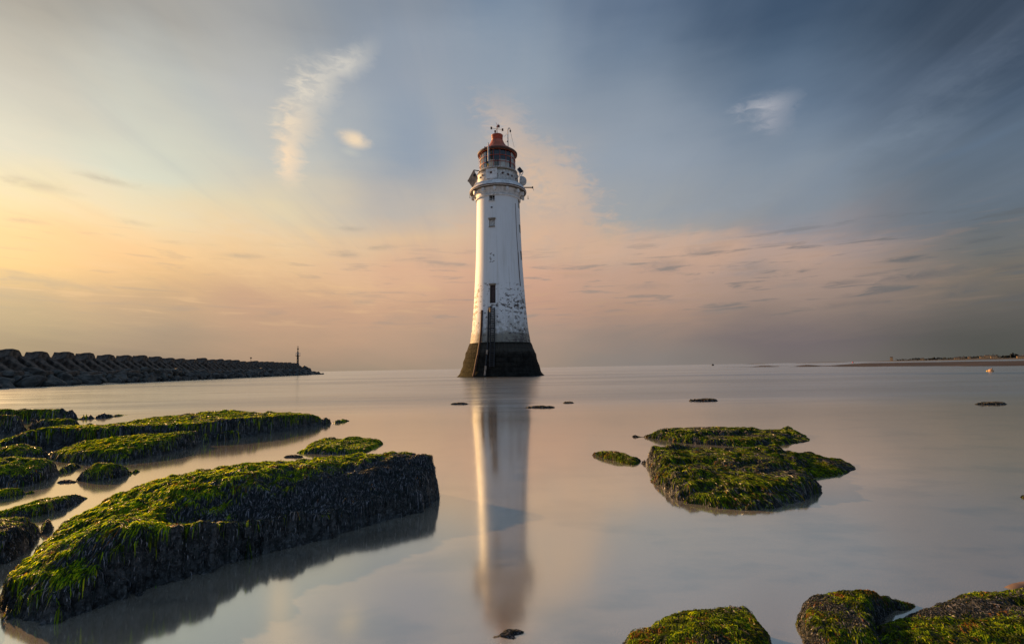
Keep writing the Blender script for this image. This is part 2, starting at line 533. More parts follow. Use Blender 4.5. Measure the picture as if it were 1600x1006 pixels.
M_BUOY = simple("orange_float", (0.50, 0.27, 0.12), 0.5, 0, 0.2, 4.0)
M_BUOYRED = simple("red_float", (0.5, 0.05, 0.04), 0.5, 0, 0.2, 4.0)
M_BLOCK = simple("sea_worn_concrete", (0.115, 0.098, 0.080), 0.85, 0, 0.85, 2.2, 0.35)
M_BOULD = simple("armour_stone", (0.095, 0.098, 0.088), 0.8, 0, 0.8, 1.7, 0.25)
M_SANDBAR = simple("wet_sand", (0.30, 0.23, 0.16), 0.6, 0, 0.3, 0.4)
M_BRSAND = simple("dark_wet_sand", (0.042, 0.026, 0.015), 0.7, 0, 0.5, 0.12)
M_LAND = simple("coast_land", (0.085, 0.07, 0.05), 0.9, 0, 0.4, 0.02)
M_TREES = simple("coast_trees", (0.022, 0.026, 0.022), 0.9, 0, 0.5, 0.05)
M_HOUSE = simple("house_render", (0.62, 0.40, 0.20), 0.8, 0, 0.2, 0.2)
M_SLATE = simple("slate_roof", (0.06, 0.05, 0.05), 0.7, 0, 0.3, 0.2)
M_GULL = simple("white_feathers", (0.75, 0.74, 0.72), 0.7, 0, 0.2, 20)

M_GLASS, t, p = mat("lantern_glass")
t.nodes.remove(p)
out = t.nodes['Material Output']
tr = t.nodes.new('ShaderNodeBsdfTransparent')
tr.inputs[0].default_value = (0.93, 0.95, 0.95, 1)
g_ = t.nodes.new('ShaderNodeBsdfAnisotropic')
g_.inputs['Roughness'].default_value = 0.08
fr = t.nodes.new('ShaderNodeFresnel')
fr.inputs['IOR'].default_value = 1.5
mx = t.nodes.new('ShaderNodeMixShader')
t.links.new((S(t, fr.outputs[0]) + 0.04).clamp().s, mx.inputs[0])
t.links.new(tr.outputs[0], mx.inputs[1])
t.links.new(g_.outputs[0], mx.inputs[2])
t.links.new(mx.outputs[0], out.inputs[0])

# ------------------------------------------------------------------ object helpers


class MB:
    def __init__(s):
        s.v, s.f = [], []

    def add(s, vs, fs):
        o = len(s.v)
        s.v += [tuple(q) for q in vs]
        s.f += [tuple(i + o for i in f) for f in fs]

    def box(s, c, d, m=None):
        x, y, z = (q / 2 for q in d)
        vs = [Vector((i * x, j * y, k * z)) for i in (-1, 1) for j in (-1, 1) for k in (-1, 1)]
        if m is not None:
            vs = [m @ q for q in vs]
        c = Vector(c)
        s.add([q + c for q in vs], [(0, 1, 3, 2), (4, 6, 7, 5), (0, 4, 5, 1), (2, 3, 7, 6), (0, 2, 6, 4), (1, 5, 7, 3)])

    def tube(s, a, b, r0, r1=None, n=10, caps=True):
        a, b = Vector(a), Vector(b)
        r1 = r0 if r1 is None else r1
        q = (b - a).to_track_quat('Z', 'Y').to_matrix()
        vs = []
        for (c, r) in ((a, r0), (b, r1)):
            for i in range(n):
                t_ = 2 * math.pi * i / n
                vs.append(c + q @ Vector((math.cos(t_) * r, math.sin(t_) * r, 0)))
        fs = [(i, (i + 1) % n, n + (i + 1) % n, n + i) for i in range(n)]
        if caps:
            fs += [tuple(range(n - 1, -1, -1)), tuple(range(n, 2 * n))]
        s.add(vs, fs)

    def path(s, pts, r, n=8):
        for a, b in zip(pts, pts[1:]):
            s.tube(a, b, r, r, n)

    def lathe(s, prof, n=48, c=(0, 0, 0), a0=0, a1=2 * math.pi, capt=False, capb=False):
        full = abs(a1 - a0 - 2 * math.pi) < 1e-6
        m = n if full else n + 1
        vs = []
        for r, z in prof:
            for i in range(m):
                t_ = a0 + (a1 - a0) * i / n
                vs.append((c[0] + math.sin(t_) * r, c[1] - math.cos(t_) * r, c[2] + z))
        fs = []
        for k in range(len(prof) - 1):
            for i in range(n):
                j = (i + 1) % m
                fs.append((k * m + i, k * m + j, (k + 1) * m + j, (k + 1) * m + i))
        if capb:
            fs.append(tuple(range(m - 1, -1, -1)))
        if capt:
            fs.append(tuple(range((len(prof) - 1) * m, len(prof) * m)))
        s.add(vs, fs)

    def build(s, name, m, parent=None, smooth=False, loc=None):
        me = bpy.data.meshes.new(name)
        me.from_pydata(s.v, [], s.f)
        me.materials.append(m)
        if smooth:
            me.polygons.foreach_set('use_smooth', [True] * len(me.polygons))
        me.update()
        o = bpy.data.objects.new(name, me)
        C.objects.link(o)
        if parent:
            o.parent = parent
        if loc is not None:
            o.location = loc
        return o


def tag(o, label=None, cat=None, group=None, kind=None):
    if label:
        o['label'] = label
    if cat:
        o['category'] = cat
    if group:
        o['group'] = group
    if kind:
        o['kind'] = kind
    return o


def empty(name, loc, rz=0, **k):
    o = bpy.data.objects.new(name, None)
    C.objects.link(o)
    o.location = loc
    o.rotation_euler = (0, 0, rz)
    o.empty_display_size = 0.3
    return tag(o, **k)


def copy_tree(o, loc, rz, sc=(1, 1, 1)):
    c_ = o.copy()
    C.objects.link(c_)
    c_.location = loc
    c_.rotation_euler = (0, 0, rz) if not isinstance(rz, tuple) else rz
    c_.scale = sc
    for ch in o.children:
        d_ = ch.copy()
        C.objects.link(d_)
        d_.parent = c_
    return c_


# ------------------------------------------------------------------ numpy noise
_rs = np.random.RandomState(11)
_perm = _rs.permutation(4096)
_grad = _rs.rand(4096) * 2 * np.pi
_gx, _gy = np.cos(_grad), np.sin(_grad)


def perlin(x, y, seed=0):
    x = np.asarray(x, float) + seed * 17.31
    y = np.asarray(y, float) + seed * 9.77
    xi = np.floor(x).astype(int)
    yi = np.floor(y).astype(int)
    xf, yf = x - xi, y - yi
    u_, v_ = xf ** 3 * (xf * (xf * 6 - 15) + 10), yf ** 3 * (yf * (yf * 6 - 15) + 10)

    def g(i, j):
        h = _perm[(_perm[(xi + i) & 4095] + (yi + j)) & 4095]
        return _gx[h] * (xf - i) + _gy[h] * (yf - j)
    a = g(0, 0) * (1 - u_) + g(1, 0) * u_
    b_ = g(0, 1) * (1 - u_) + g(1, 1) * u_
    return (a * (1 - v_) + b_ * v_) * 1.5


def fbm(x, y, octv=4, seed=0, gain=0.5):
    s_, a_, f_ = 0, 1.0, 1.0
    for k in range(octv):
        s_ = s_ + a_ * perlin(x * f_, y * f_, seed + k)
        a_ *= gain
        f_ *= 2.03
    return s_


def sstep(x, a, b):
    t_ = np.clip((x - a) / (b - a), 0, 1)
    return t_ * t_ * (3 - 2 * t_)


# ------------------------------------------------------------------ weed-covered rocks


def smooth_poly(P, k=6):
    P = np.array(P)
    n = len(P)
    out_ = []
    for i in range(n):
        p0, p1, p2, p3 = P[i - 1], P[i], P[(i + 1) % n], P[(i + 2) % n]
        for j in range(k):
            t_ = j / k
            out_.append(0.5 * ((2 * p1) + (-p0 + p2) * t_ + (2 * p0 - 5 * p1 + 4 * p2 - p3) * t_ ** 2 + (-p0 + 3 * p1 - 3 * p2 + p3) * t_ ** 3))
    return np.array(out_)


def sdf(P, X, Y_):
    """distance inside the polygon P (positive inside)"""
    d = np.full(X.shape, 1e9)
    ins = np.zeros(X.shape, bool)
    n = len(P)
    for i in range(n):
        a, b_ = P[i], P[(i + 1) % n]
        e = b_ - a
        wx, wy = X - a[0], Y_ - a[1]
        h = np.clip((wx * e[0] + wy * e[1]) / max(1e-12, e @ e), 0, 1)
        d = np.minimum(d, (wx - e[0] * h) ** 2 + (wy - e[1] * h) ** 2)
        cnd = (a[1] > Y_) != (b_[1] > Y_)
        if abs(e[1]) > 1e-12:
            ins ^= cnd & (X < e[0] * (Y_ - a[1]) / e[1] + a[0])
    return np.where(ins, 1, -1) * np.sqrt(d)


def tps(P, z, X, Y_, reg=1e-4):
    P = np.array(P)
    n = len(P)
    sc = np.ptp(P, axis=0).max() + 1e-6
    Q = P / sc

    def U(r2):
        return np.where(r2 > 1e-12, r2 * np.log(r2 + 1e-12), 0)
    d2 = ((Q[:, None] - Q[None]) ** 2).sum(-1)
    A = np.zeros((n + 3, n + 3))
    A[:n, :n] = U(d2) + np.eye(n) * reg
    A[:n, n] = 1
    A[:n, n + 1:] = Q
    A[n, :n] = 1
    A[n + 1:, :n] = Q.T
    w = np.linalg.lstsq(A, np.concatenate([z, [0, 0, 0]]), rcond=None)[0]
    xs, ys = X / sc, Y_ / sc
    r = w[n] + w[n + 1] * xs + w[n + 2] * ys
    for i in range(n):
        r = r + w[i] * U((xs - Q[i, 0]) ** 2 + (ys - Q[i, 1]) ** 2)
    return r


GREENS = np.array([(0.22, 0.35, 0.006), (0.29, 0.42, 0.008), (0.10, 0.18, 0.006), (0.38, 0.46, 0.012), (0.018, 0.042, 0.006), (0.008, 0.018, 0.006), (0.05, 0.12, 0.006)])
DARKS = np.array([(0.008, 0.015, 0.015), (0.013, 0.025, 0.023), (0.024, 0.030, 0.038), (0.007, 0.008, 0.009), (0.085, 0.088, 0.10), (0.035, 0.042, 0.045), (0.20, 0.20, 0.23)])  # the pale entries paint a bluish sheen onto the dark weed
BROWNS = np.array([(0.30, 0.13, 0.025), (0.20, 0.085, 0.03), (0.35, 0.20, 0.05), (0.12, 0.05, 0.02)])
rock_n = [0]


def rock(front, sil, tops, label, group=None, res=None, w=0.06, rough=0.02, n=20000, L=0.05, W=0.0030, green=0.6, gup=0.75,
         flow=(0, 0), seedk=None, amin=0.02, brown=0.04, hmax=None, category='rock', name='seaweed_rock', lift=0.006, outn=0.02, stepz=0.0, dark=(), light=(), vivid=1.0, hmin=0.012):
    rock_n[0] += 1
    seed = seedk or rock_n[0] * 5
    rng = np.random.RandomState(seed)
    pts = []
    for q in sil[::-1]:
        g = at(*q)
        pts.append((g.x * (1 + 0.3 * w / g.y), g.y + w * 0.9 + 0.02))
    tops = list(sil) + list(tops)
    pts = pts[::-1]
    back_pts, pts = pts[::-1], []
    for q in front:
        if len(q) == 2:
            g = gp(*q)
        elif q[1] is None:
            g = at0(q[0], q[2])
        else:
            g = Vector((q[0], q[1], 0))
        pts.append((g.x, g.y))
    P = smooth_poly(pts + back_pts)
    cx, cy = P.mean(0)
    lo, hi_ = P.min(0) - 0.12, P.max(0) + 0.12
    Ym = max(1.2, cy)
    res = res or min(max(0.006, Ym * 0.0030), 0.2)
    nx, ny = int((hi_[0] - lo[0]) / res) + 1, int((hi_[1] - lo[1]) / res) + 1
    gx = lo[0] + np.arange(nx) * res
    gy = lo[1] + np.arange(ny) * res
    X, Y_ = np.meshgrid(gx, gy)
    d = sdf(P, X, Y_)
    size = max(np.ptp(P[:, 0]), 0.2)
    d = d + outn * fbm(X * 9, Y_ * 9, 4, seed) + outn * 0.6 * fbm(X * 28, Y_ * 28, 3, seed + 3)
    tp, tz = [], []
    for q in tops:
        if len(q) == 3:
            g = at(*q)
        else:                         # (u, None, Y, z)
            g = at0(q[0], q[2])
            g.z = q[3]
        tp.append((g.x, g.y))
        tz.append(g.z)
    if len(tp) >= 4:
        H = tps(tp, np.array(tz), X, Y_, 2e-3)
    else:
        H = np.full(X.shape, float(np.mean(tz)))
    mx_, mn_ = max(tz), max(amin, min(tz))
    H = np.clip(H, mn_ * 0.8, mx_ * 1.06)
    H = H + rough * fbm(X * 5, Y_ * 5, 4, seed + 7) + rough * 0.45 * fbm(X * 17 + Y_ * 4, Y_ * 17, 4, seed + 9)
    mf = 1.0 / max(1.0, Ym / 3.5)
    H = H + 0.007 / mf ** 0.5 * (1 - np.abs(fbm(X * 22 * mf + Y_ * 9 * mf, Y_ * 13 * mf, 3, seed + 17)) * 1.8) - 0.003
    rid = 1 - np.abs(fbm(X * 3.2 + 0.6 * Y_, Y_ * 5.5, 3, seed + 13))
    H = H + rough * 0.7 * (rid - 0.75)
    if stepz:
        q_ = H / stepz + 0.35 * fbm(X * 3, Y_ * 3, 3, seed + 21)
        fl_ = np.floor(q_)
        H = H * 0.35 + 0.65 * stepz * (fl_ + sstep(q_ - fl_, 0.55, 1.0))
    ww = w * (1 + 0.6 * fbm(X * 4, Y_ * 4, 2, seed + 31))
    t_ = np.clip(d / np.maximum(ww, 0.01), -1, 1)
    Sx = np.where(t_ > 0, 1 - (1 - np.clip(t_, 0, 1)) ** 2.4, 0)
    qs = Sx * 3 + 0.5 * fbm(X * 6, Y_ * 6, 3, seed + 33)
    fs_ = np.floor(qs)
    St = np.clip((fs_ + sstep(qs - fs_, 0.45, 1.0) - 0.5 * fbm(X * 6, Y_ * 6, 3, seed + 33)) / 3, 0, 1)
    Sx = np.where(t_ > 0, np.clip(0.5 * Sx + 0.5 * St, 0, 1) * np.clip(t_ * 6, 0, 1), 0)
    Z = np.where(d > 0, np.maximum(H, hmin) * Sx, d * 1.5)
    Z = np.maximum(Z, -0.10)
    gyy, gxx = np.gradient(Z, res)
    slope = np.sqrt(gxx ** 2 + gyy ** 2)
    up = 1 / np.sqrt(1 + slope ** 2)
    gn = fbm(X * 6, Y_ * 6, 4, seed + 41) * 0.5 + fbm(X * 1.6, Y_ * 1.6, 2, seed + 42) * 0.6
    G = sstep(up + gn * 0.12, gup - 0.14, gup - 0.01) * sstep(gn, -0.75 + (0.6 - green), -0.1 + (0.6 - green) * 1.6)  # algae on flat tops, with the shade of steep sides put into the colour

    for (du, dv, dY, dr) in light:  # zones painted bright green where the sun catches rims and tops
        g = at(du, dv, dY)
        G = np.maximum(G, (1 - sstep(np.hypot((X - g.x) * 0.6, Y_ - g.y) / dr, 0.6, 1.0)) * sstep(up, 0.70, 0.82))
    for (du, dv, dY, dr) in dark:  # zones painted dark where slopes turn away from the sun
        g = at(du, dv, dY)
        G = G * sstep(np.hypot(X - g.x, Y_ - g.y) / dr + 0.25 * fbm(X * 8, Y_ * 8, 3, seed + 81), 0.65, 1.15)

    # mesh of the rock itself
    keep = Z > -0.095
    kc = keep[:-1, :-1] | keep[1:, :-1] | keep[:-1, 1:] | keep[1:, 1:]
    idx = np.arange(nx * ny).reshape(ny, nx)
    q = np.stack([idx[:-1, :-1][kc], idx[:-1, 1:][kc], idx[1:, 1:][kc], idx[1:, :-1][kc]], 1)
    used = np.unique(q)
    rem = np.full(nx * ny, -1)
    rem[used] = np.arange(len(used))
    V = np.stack([X.ravel() - cx, Y_.ravel() - cy, Z.ravel()], 1)[used]
    q = rem[q]
    me = bpy.data.meshes.new(name)
    me.vertices.add(len(V))
    me.vertices.foreach_set('co', V.astype(np.float32).ravel())
    me.loops.add(q.size)
    me.loops.foreach_set('vertex_index', q.astype(np.int32).ravel())
    me.polygons.add(len(q))
    me.polygons.foreach_set('loop_start', (np.arange(len(q)) * 4).astype(np.int32))
    me.polygons.foreach_set('use_smooth', np.ones(len(q), bool))
    me.update(calc_edges=True)
    Gu = G.ravel()[used][:, None]
    col_ = np.ones((len(V), 4), np.float32)
    col_[:, :3] = np.array((0.085, 0.092, 0.094)) * (1 - Gu) + np.array((0.030, 0.065, 0.008)) * Gu
    a = me.attributes.new('pigment_and_shade', 'FLOAT_COLOR', 'POINT')  # carries growth colour together with painted sun and shade
    a.data.foreach_set('color', col_.ravel())
    me.materials.append(M_ROCK)
    root = bpy.data.objects.new(name, me)
    C.objects.link(root)
    root.location = (cx, cy, 0)
    tag(root, label, category, group)

    # strands draped over it
    def samp(A, xx, yy_):
        fx = np.clip((xx - lo[0]) / res, 0, nx - 1.001)
        fy = np.clip((yy_ - lo[1]) / res, 0, ny - 1.001)
        i, j = fx.astype(int), fy.astype(int)
        a_, b_ = fx - i, fy - j
        return (A[j, i] * (1 - a_) * (1 - b_) + A[j, i + 1] * a_ * (1 - b_) + A[j + 1, i] * (1 - a_) * b_ + A[j + 1, i + 1] * a_ * b_)
    area = np.sqrt(1 + slope ** 2) * (Z > min(0.004, hmin * 0.3)) * (0.05 + 0.95 * sstep(up, 0.42, 0.85)) * (0.16 + 0.84 * sstep(fbm(X * 7, Y_ * 7, 3, seed + 71), -0.42, 0.05))
    pr = area.ravel() / area.sum()
    ci = rng.choice(nx * ny, n, p=pr)
    sx = X.ravel()[ci] + (rng.rand(n) - 0.5) * res
    sy = Y_.ravel()[ci] + (rng.rand(n) - 0.5) * res
    SEG = 4
    Ls = L * (0.45 + 1.1 * rng.rand(n) ** 1.3)
    Ws = W * (0.6 + 0.9 * rng.rand(n))
    g0 = samp(G, sx, sy)
    up0 = samp(up, sx, sy)
    Ls = Ls * (0.40 + 0.60 * sstep(up0, 0.4, 0.85))
    swa = fbm(sx * 7, sy * 7, 3, seed + 51) * 3.0 + fbm(sx * 22, sy * 22, 2, seed + 52) * 1.3
    sw = np.stack([np.cos(swa), np.sin(swa)], 1)
    pos_ = np.stack([sx, sy], 1)
    ctr, tans = [], []
    dirp = None
    for k in range(SEG + 1):
        gxv, gyv = samp(gxx, pos_[:, 0], pos_[:, 1]), samp(gyy, pos_[:, 0], pos_[:, 1])
        dd = np.stack([-gxv, -gyv], 1) * 1.6 + np.array(flow) + sw * 0.32 + rng.randn(n, 2) * 0.10
        dd /= np.linalg.norm(dd, axis=1, keepdims=True) + 1e-9
        if dirp is not None:
            dd = dd * 0.5 + dirp * 0.5
            dd /= np.linalg.norm(dd, axis=1, keepdims=True) + 1e-9
        dirp = dd
        zc = samp(Z, pos_[:, 0], pos_[:, 1])
        lf = lift * (0.25 + np.sin(np.pi * min(1, (k + 0.3) / SEG)) * (0.4 + 1.0 * rng.rand(n)))
        nrm = np.stack([-gxv, -gyv, np.ones(n)], 1)
        nrm /= np.linalg.norm(nrm, axis=1, keepdims=True)
        ctr.append(np.stack([pos_[:, 0], pos_[:, 1], zc], 1) + nrm * lf[:, None])
        tans.append(nrm)
        sl = gxv * dd[:, 0] + gyv * dd[:, 1]
        stp = Ls / SEG / np.sqrt(1 + sl ** 2)
        pos_ = pos_ + dd * stp[:, None]
    ctr = np.array(ctr)
    roll = rng.randn(n) * 0.85
    vs = np.zeros((SEG + 1, 2, n, 3))
    for k in range(SEG + 1):
        tg = ctr[min(SEG, k + 1)] - ctr[max(0, k - 1)]
        tg /= np.linalg.norm(tg, axis=1, keepdims=True) + 1e-9
        sd_ = np.cross(tg, tans[k])
        sd_ /= np.linalg.norm(sd_, axis=1, keepdims=True) + 1e-9
        sd_ = sd_ * np.cos(roll)[:, None] + tans[k] * np.sin(roll)[:, None]
        wd = (Ws * (1.0, 1.15, 1.0, 0.8, 0.25)[k])[:, None]
        vs[k, 0] = ctr[k] + sd_ * wd
        vs[k, 1] = ctr[k] - sd_ * wd
    vs = vs.transpose(2, 0, 1, 3).reshape(-1, 3) - np.array((cx, cy, 0))
    vs[:, 2] = np.maximum(vs[:, 2], -0.012)
    b0 = (np.arange(n) * (SEG + 1) * 2)[:, None]
    fq = np.concatenate([np.stack([b0[:, 0] + 2 * k, b0[:, 0] + 2 * k + 1, b0[:, 0] + 2 * k + 3, b0[:, 0] + 2 * k + 2], 1) for k in range(SEG)], 0)
    me = bpy.data.meshes.new('seaweed')
    me.vertices.add(len(vs))
    me.vertices.foreach_set('co', vs.astype(np.float32).ravel())
    me.loops.add(fq.size)
    me.loops.foreach_set('vertex_index', fq.astype(np.int32).ravel())
    me.polygons.add(len(fq))
    me.polygons.foreach_set('loop_start', (np.arange(len(fq)) * 4).astype(np.int32))
    me.polygons.foreach_set('use_smooth', np.ones(len(fq), bool))
    me.update(calc_edges=True)
    isg = rng.rand(n) < np.clip(g0 * 1.15 - 0.05, 0, 1)
    cols_ = DARKS[rng.randint(0, len(DARKS), n)].copy()
    cols_[isg] = GREENS[rng.randint(0, len(GREENS), isg.sum())] * vivid
    tuft = sstep(fbm(sx * 16, sy * 16, 3, seed + 91), -0.35, 0.35)
    cols_[isg] *= (0.35 + 0.75 * tuft[isg])[:, None]
    bn = fbm(sx * 10, sy * 10, 3, seed + 61)
    isb = (rng.rand(n) < brown * (0.15 + 6 * sstep(bn, 0.30, 0.7)) * (0.12 + 0.88 * g0)) & (up0 > 0.5)
    cols_[isb] = BROWNS[rng.randint(0, len(BROWNS), isb.sum())]
    cols_ *= (0.65 + 0.7 * rng.rand(n))[:, None]
    cols_[~isg] *= 0.7 + 0.5 * vivid
    cols_ = np.clip(cols_, 0, 0.62)
    ca = np.ones((n, (SEG + 1) * 2, 4), np.float32)
    ca[:, :, :3] = cols_[:, None, :]
    a = me.attributes.new('pigment_and_shade', 'FLOAT_COLOR', 'POINT')
    a.data.foreach_set('color', ca.ravel())
    me.materials.append(M_WEED)
    o = bpy.data.objects.new('seaweed', me)
    C.objects.link(o)
    o.parent = root
    tag(o, kind='stuff')
    return root


def Yt(u, Y):
    return (u, None, Y)

# ================================================================== THE SETTING
mb = MB()
mb.add([(-12000, -200, 0), (12000, -200, 0), (12000, 20000, 0), (-12000, 20000, 0)], [(0, 1, 2, 3)])
tag(mb.build('sea_water', M_WATER), kind='structure')


def mound(name, pts, h, m, res, edge, rough=0.02, sc=0.3):
    P = smooth_poly([(p.x, p.y) for p in pts])
    lo, hi_ = P.min(0) - res, P.max(0) + res
    nx, ny = max(4, int((hi_[0] - lo[0]) / res[0] if isinstance(res, tuple) else (hi_[0] - lo[0]) / res) + 1), max(4, int((hi_[1] - lo[1]) / res) + 1)
    gx, gy = np.linspace(lo[0], hi_[0], nx), np.linspace(lo[1], hi_[1], ny)
    X, Y_ = np.meshgrid(gx, gy)
    d = sdf(P, X, Y_)
    d = d + edge * 0.5 * fbm(X * sc, Y_ * sc, 4, 5)
    Z = h * sstep(d, 0, edge) + rough * fbm(X * sc * 2, Y_ * sc * 2, 3, 8) - 0.02
    b_ = MB()
    vs = list(zip(X.ravel(), Y_.ravel(), Z.ravel()))
    fs = []
    for j in range(ny - 1):
        for i in range(nx - 1):
            a_ = j * nx + i
            if max(Z[j, i], Z[j + 1, i], Z[j, i + 1], Z[j + 1, i + 1]) > -0.015:
                fs.append((a_, a_ + 1, a_ + nx + 1, a_ + nx))
    b_.add(vs, fs)
    return tag(b_.build(name, m, smooth=True), kind='structure')


# pale sand at the foot of the breakwater
mound('sand', [gp(-60, 606), gp(40, 604), gp(110, 601), (gp(200, 598.5)), gp(215, 597), at0(190, 62), at0(100, 54), at0(20, 48), at0(-60, 44)], 0.16, M_SANDBAR, 0.5, 1.2)
# the brown bank out in the water on the right, and its outliers
mound('sandbar', [gp(1292, 572.4), gp(1400, 572.4), gp(1520, 572.0), gp(1640, 571.6), gp(1800, 570), gp(1800, 565), gp(1600, 565.6), gp(1450, 567.5), gp(1340, 569.5)], 0.50, M_BRSAND, 2.0, 9.0, 0.05, 0.06)
mound('sandbar', [gp(1178, 573.2), gp(1210, 573.2), gp(1216, 572.3), gp(1185, 572.0)], 0.36, M_BRSAND, 1.5, 4.0, 0.03, 0.1)
mound('sandbar', [gp(1246, 572.8), gp(1285, 572.6), gp(1284, 571.5), gp(1252, 571.4)], 0.36, M_BRSAND, 1.5, 4.0, 0.03, 0.1)

# far coast on the right
HY = 1500.0


def shore_h(u):
    return 0.5 + 4.2 * float(sstep(np.array(u), 1330, 1560)) + 1.0 * math.sin(u * 0.05)


mb = MB()
us = list(np.arange(1180, 2300, 12.0))
row = []
for u in us:
    a_ = at0(u, HY)
    b_ = at0(u, HY + 700)
    g_ = shore_h(u)
    row.append([(a_.x, a_.y, -0.2), (a_.x, a_.y + 20, g_ * 0.45), (a_.x * 1.08, a_.y + 160, g_), (b_.x, b_.y, g_ * 1.3), (b_.x, b_.y + 200, -1)])
vs = [p for r_ in row for p in r_]
fs = [(5 * i + k, 5 * i + k + 5, 5 * i + k + 6, 5 * i + k + 1) for i in range(len(us) - 1) for k in range(4)]
mb.add(vs, fs)
tag(mb.build('far_shore', M_LAND), kind='structure')

rng = random.Random(5)


def clump(mb, c, r, h, n=14):
    """an irregular tree mass made of many small leaf clumps"""
    for i in range(n):
        a_ = rng.random() * 6.28
        q = math.sqrt(rng.random())
        p = Vector((c[0] + math.cos(a_) * r * q, c[1] + math.sin(a_) * r * q * 0.6, c[2] + h * (0.2 + 0.75 * rng.random() * (1 - 0.4 * q))))
        s_ = h * (0.16 + 0.14 * rng.random())
        vs = [p + Vector((rng.uniform(-1, 1) * s_ * 1.5, rng.uniform(-1, 1) * s_ * 1.5, rng.uniform(-1, 1) * s_)) for _ in range(6)]
        mb.add(vs, [(0, 1, 2), (3, 4, 5), (0, 2, 4), (1, 3, 5), (0, 3, 5), (1, 2, 4)])


mb = MB()
u = 1408.0
while u < 1700:
    g_ = shore_h(u)
    p = at0(u, HY + 180 + rng.random() * 60)
    k_ = 0.55 + 0.75 * rng.random() ** 1.5
    if 1535 < u < 1545 or u > 1585:
        k_ *= 1.25
    clump(mb, (p.x, p.y, g_ * 0.9), 15, 11.5 * k_ * (0.6 + 0.4 * float(sstep(np.array(u), 1400, 1520))), 20)
    u += 3.2 + rng.random() * 4
tag(mb.build('tree_line', M_TREES), kind='stuff')


def house(u, w, h, label, name='house', depth=9, Y=HY + 90, hip=True):
    p = at0(u, Y)
    root = empty(name, (p.x, p.y, shore_h(u) * 0.75), R(-40), label=label, cat='house', group='houses on the far shore')
    b_ = MB()
    b_.box((0, 0, h / 2), (w, depth, h))
    b_.build('wall', M_HOUSE, root)
    r_ = MB()
    x_, y_ = w / 2 + .4, depth / 2 + .4
    i_ = x_ * 0.75 if hip else x_
    r_.add([(-x_, -y_, h), (x_, -y_, h), (x_, y_, h), (-x_, y_, h), (-i_, 0, h + 2.4), (i_, 0, h + 2.4)], [(0, 1, 5, 4), (2, 3, 4, 5), (1, 2, 5), (3, 0, 4), (3, 2, 1, 0)])
    ro = r_.build('roof', M_SLATE, root)
    c_ = MB()
    c_.box((w * 0.3, 0, h + 2.6), (1.0, 1.0, 1.8))
    c_.build('chimney', M_HOUSE, ro)
    for q in range(max(2, int(w / 4))):
        for zf in (0.3, 0.7):
            wd = MB()
            wd.box((-w / 2 + (q + .5) * w / max(2, int(w / 4)), -depth / 2 - 0.03, h * zf), (1.2, 0.1, 1.2))
            wd.build('window', M_BLACK, root)
    return root


house(1393.7, 7, 11, 'tall narrow sunlit building, the first on the far shore, standing alone left of the trees', depth=7)
house(1442, 9, 5, 'small single pale house between dark trees left of the long sunlit terrace')
house(1496, 14, 5.2, 'left half of the long sunlit terrace on the far shore')
house(1504, 13, 4.6, 'right half of the long sunlit terrace on the far shore')
house(1515.5, 6, 6.5, 'small sunlit house just right of the long terrace on the far shore')
house(1536, 12, 5.6, 'lower wing beside the taller sunlit block on the far shore')
house(1544, 13, 8.5, 'tallest sunlit orange block in the middle of the far shore')
house(1554, 15, 6.6, 'wide sunlit house just right of the tallest block on the far shore')
house(1596, 18, 6.5, 'sunlit building below the tall dark trees at the frame edge')

# ================================================================== THE LIGHTHOUSE
TD = 65.0
TX = at(780.5, 450, TD).x
K = TD / 800.0


def tz(v, Y=TD):
    return at(781, v, Y).z


prof_px = [(588, 66.5), (581, 62.5), (575, 60.3), (565, 57.8), (556, 55.2), (548, 52.8), (536.6, 48.2)]
up_px = [(536.5, 47.4), (525, 45.6), (514.5, 44.0), (497, 42.4), (480.7, 41.0), (463, 39.8), (447, 38.8), (430, 37.8), (414, 36.9), (392, 36.1), (369.7, 35.4), (347, 34.8), (325, 34.3), (315.5, 34.1)]
LH = empty('lighthouse', (TX, TD, 0), 0, label='tall white lighthouse with red lantern roof and dark tidal base standing in calm water', cat='lighthouse')
pp = [(h_ * K, tz(v)) for v, h_ in prof_px]
pp = [(pp[0][0] + 0.5, -0.6), (pp[0][0] + .12, 0.0)] + pp[0:]
pp = [pp[0], pp[1]] + [q for q in pp[2:] if q[1] > 0.05]
mb = MB()
zz = np.linspace(-0.6, pp[-1][1], 40)
mb.lathe([(float(np.interp(z_, [q[1] for q in pp], [q[0] for q in pp])), float(z_)) for z_ in zz], 96)
rtop = pp[-1][0]
mb.lathe([(rtop, pp[-1][1]), (rtop - 0.25, pp[-1][1] + 0.03)], 96)
mb.v = [(x_ * (1 + 0.010 * math.sin(z_ * 5 + x_ * 3) + rng.uniform(-.006, .006)), y_ * (1 + rng.uniform(-.006, .006)), z_) if z_ < 3.6 else (x_, y_, z_) for x_, y_, z_ in mb.v]
mb.build('plinth', M_PLINTH, LH, True)

uz = [tz(v) for v, _ in up_px]
ur = [h_ * K for _, h_ in up_px]
Z0, Z1 = uz[0] - 0.02, uz[-1]


def TR(z_):
    return float(np.interp(z_, uz, ur))


NA = 144
rows = list(np.linspace(Z0, Z1, 190))
# openings: centre angle, half angle, z0, z1
def ang_px(x_, v):
    z_ = tz(v)
    return math.asin(max(-.995, min(.995, (x_ - 780.5) * K / TR(z_))))


opens = []
def opening(xp, v0, v1, wpx, kind):
    zb, zt_ = tz(v1), tz(v0)
    a_ = ang_px(xp, (v0 + v1) / 2)
    ha = wpx * K / 2 / TR((zb + zt_) / 2)
    opens.append([a_, ha, zb, zt_, kind])


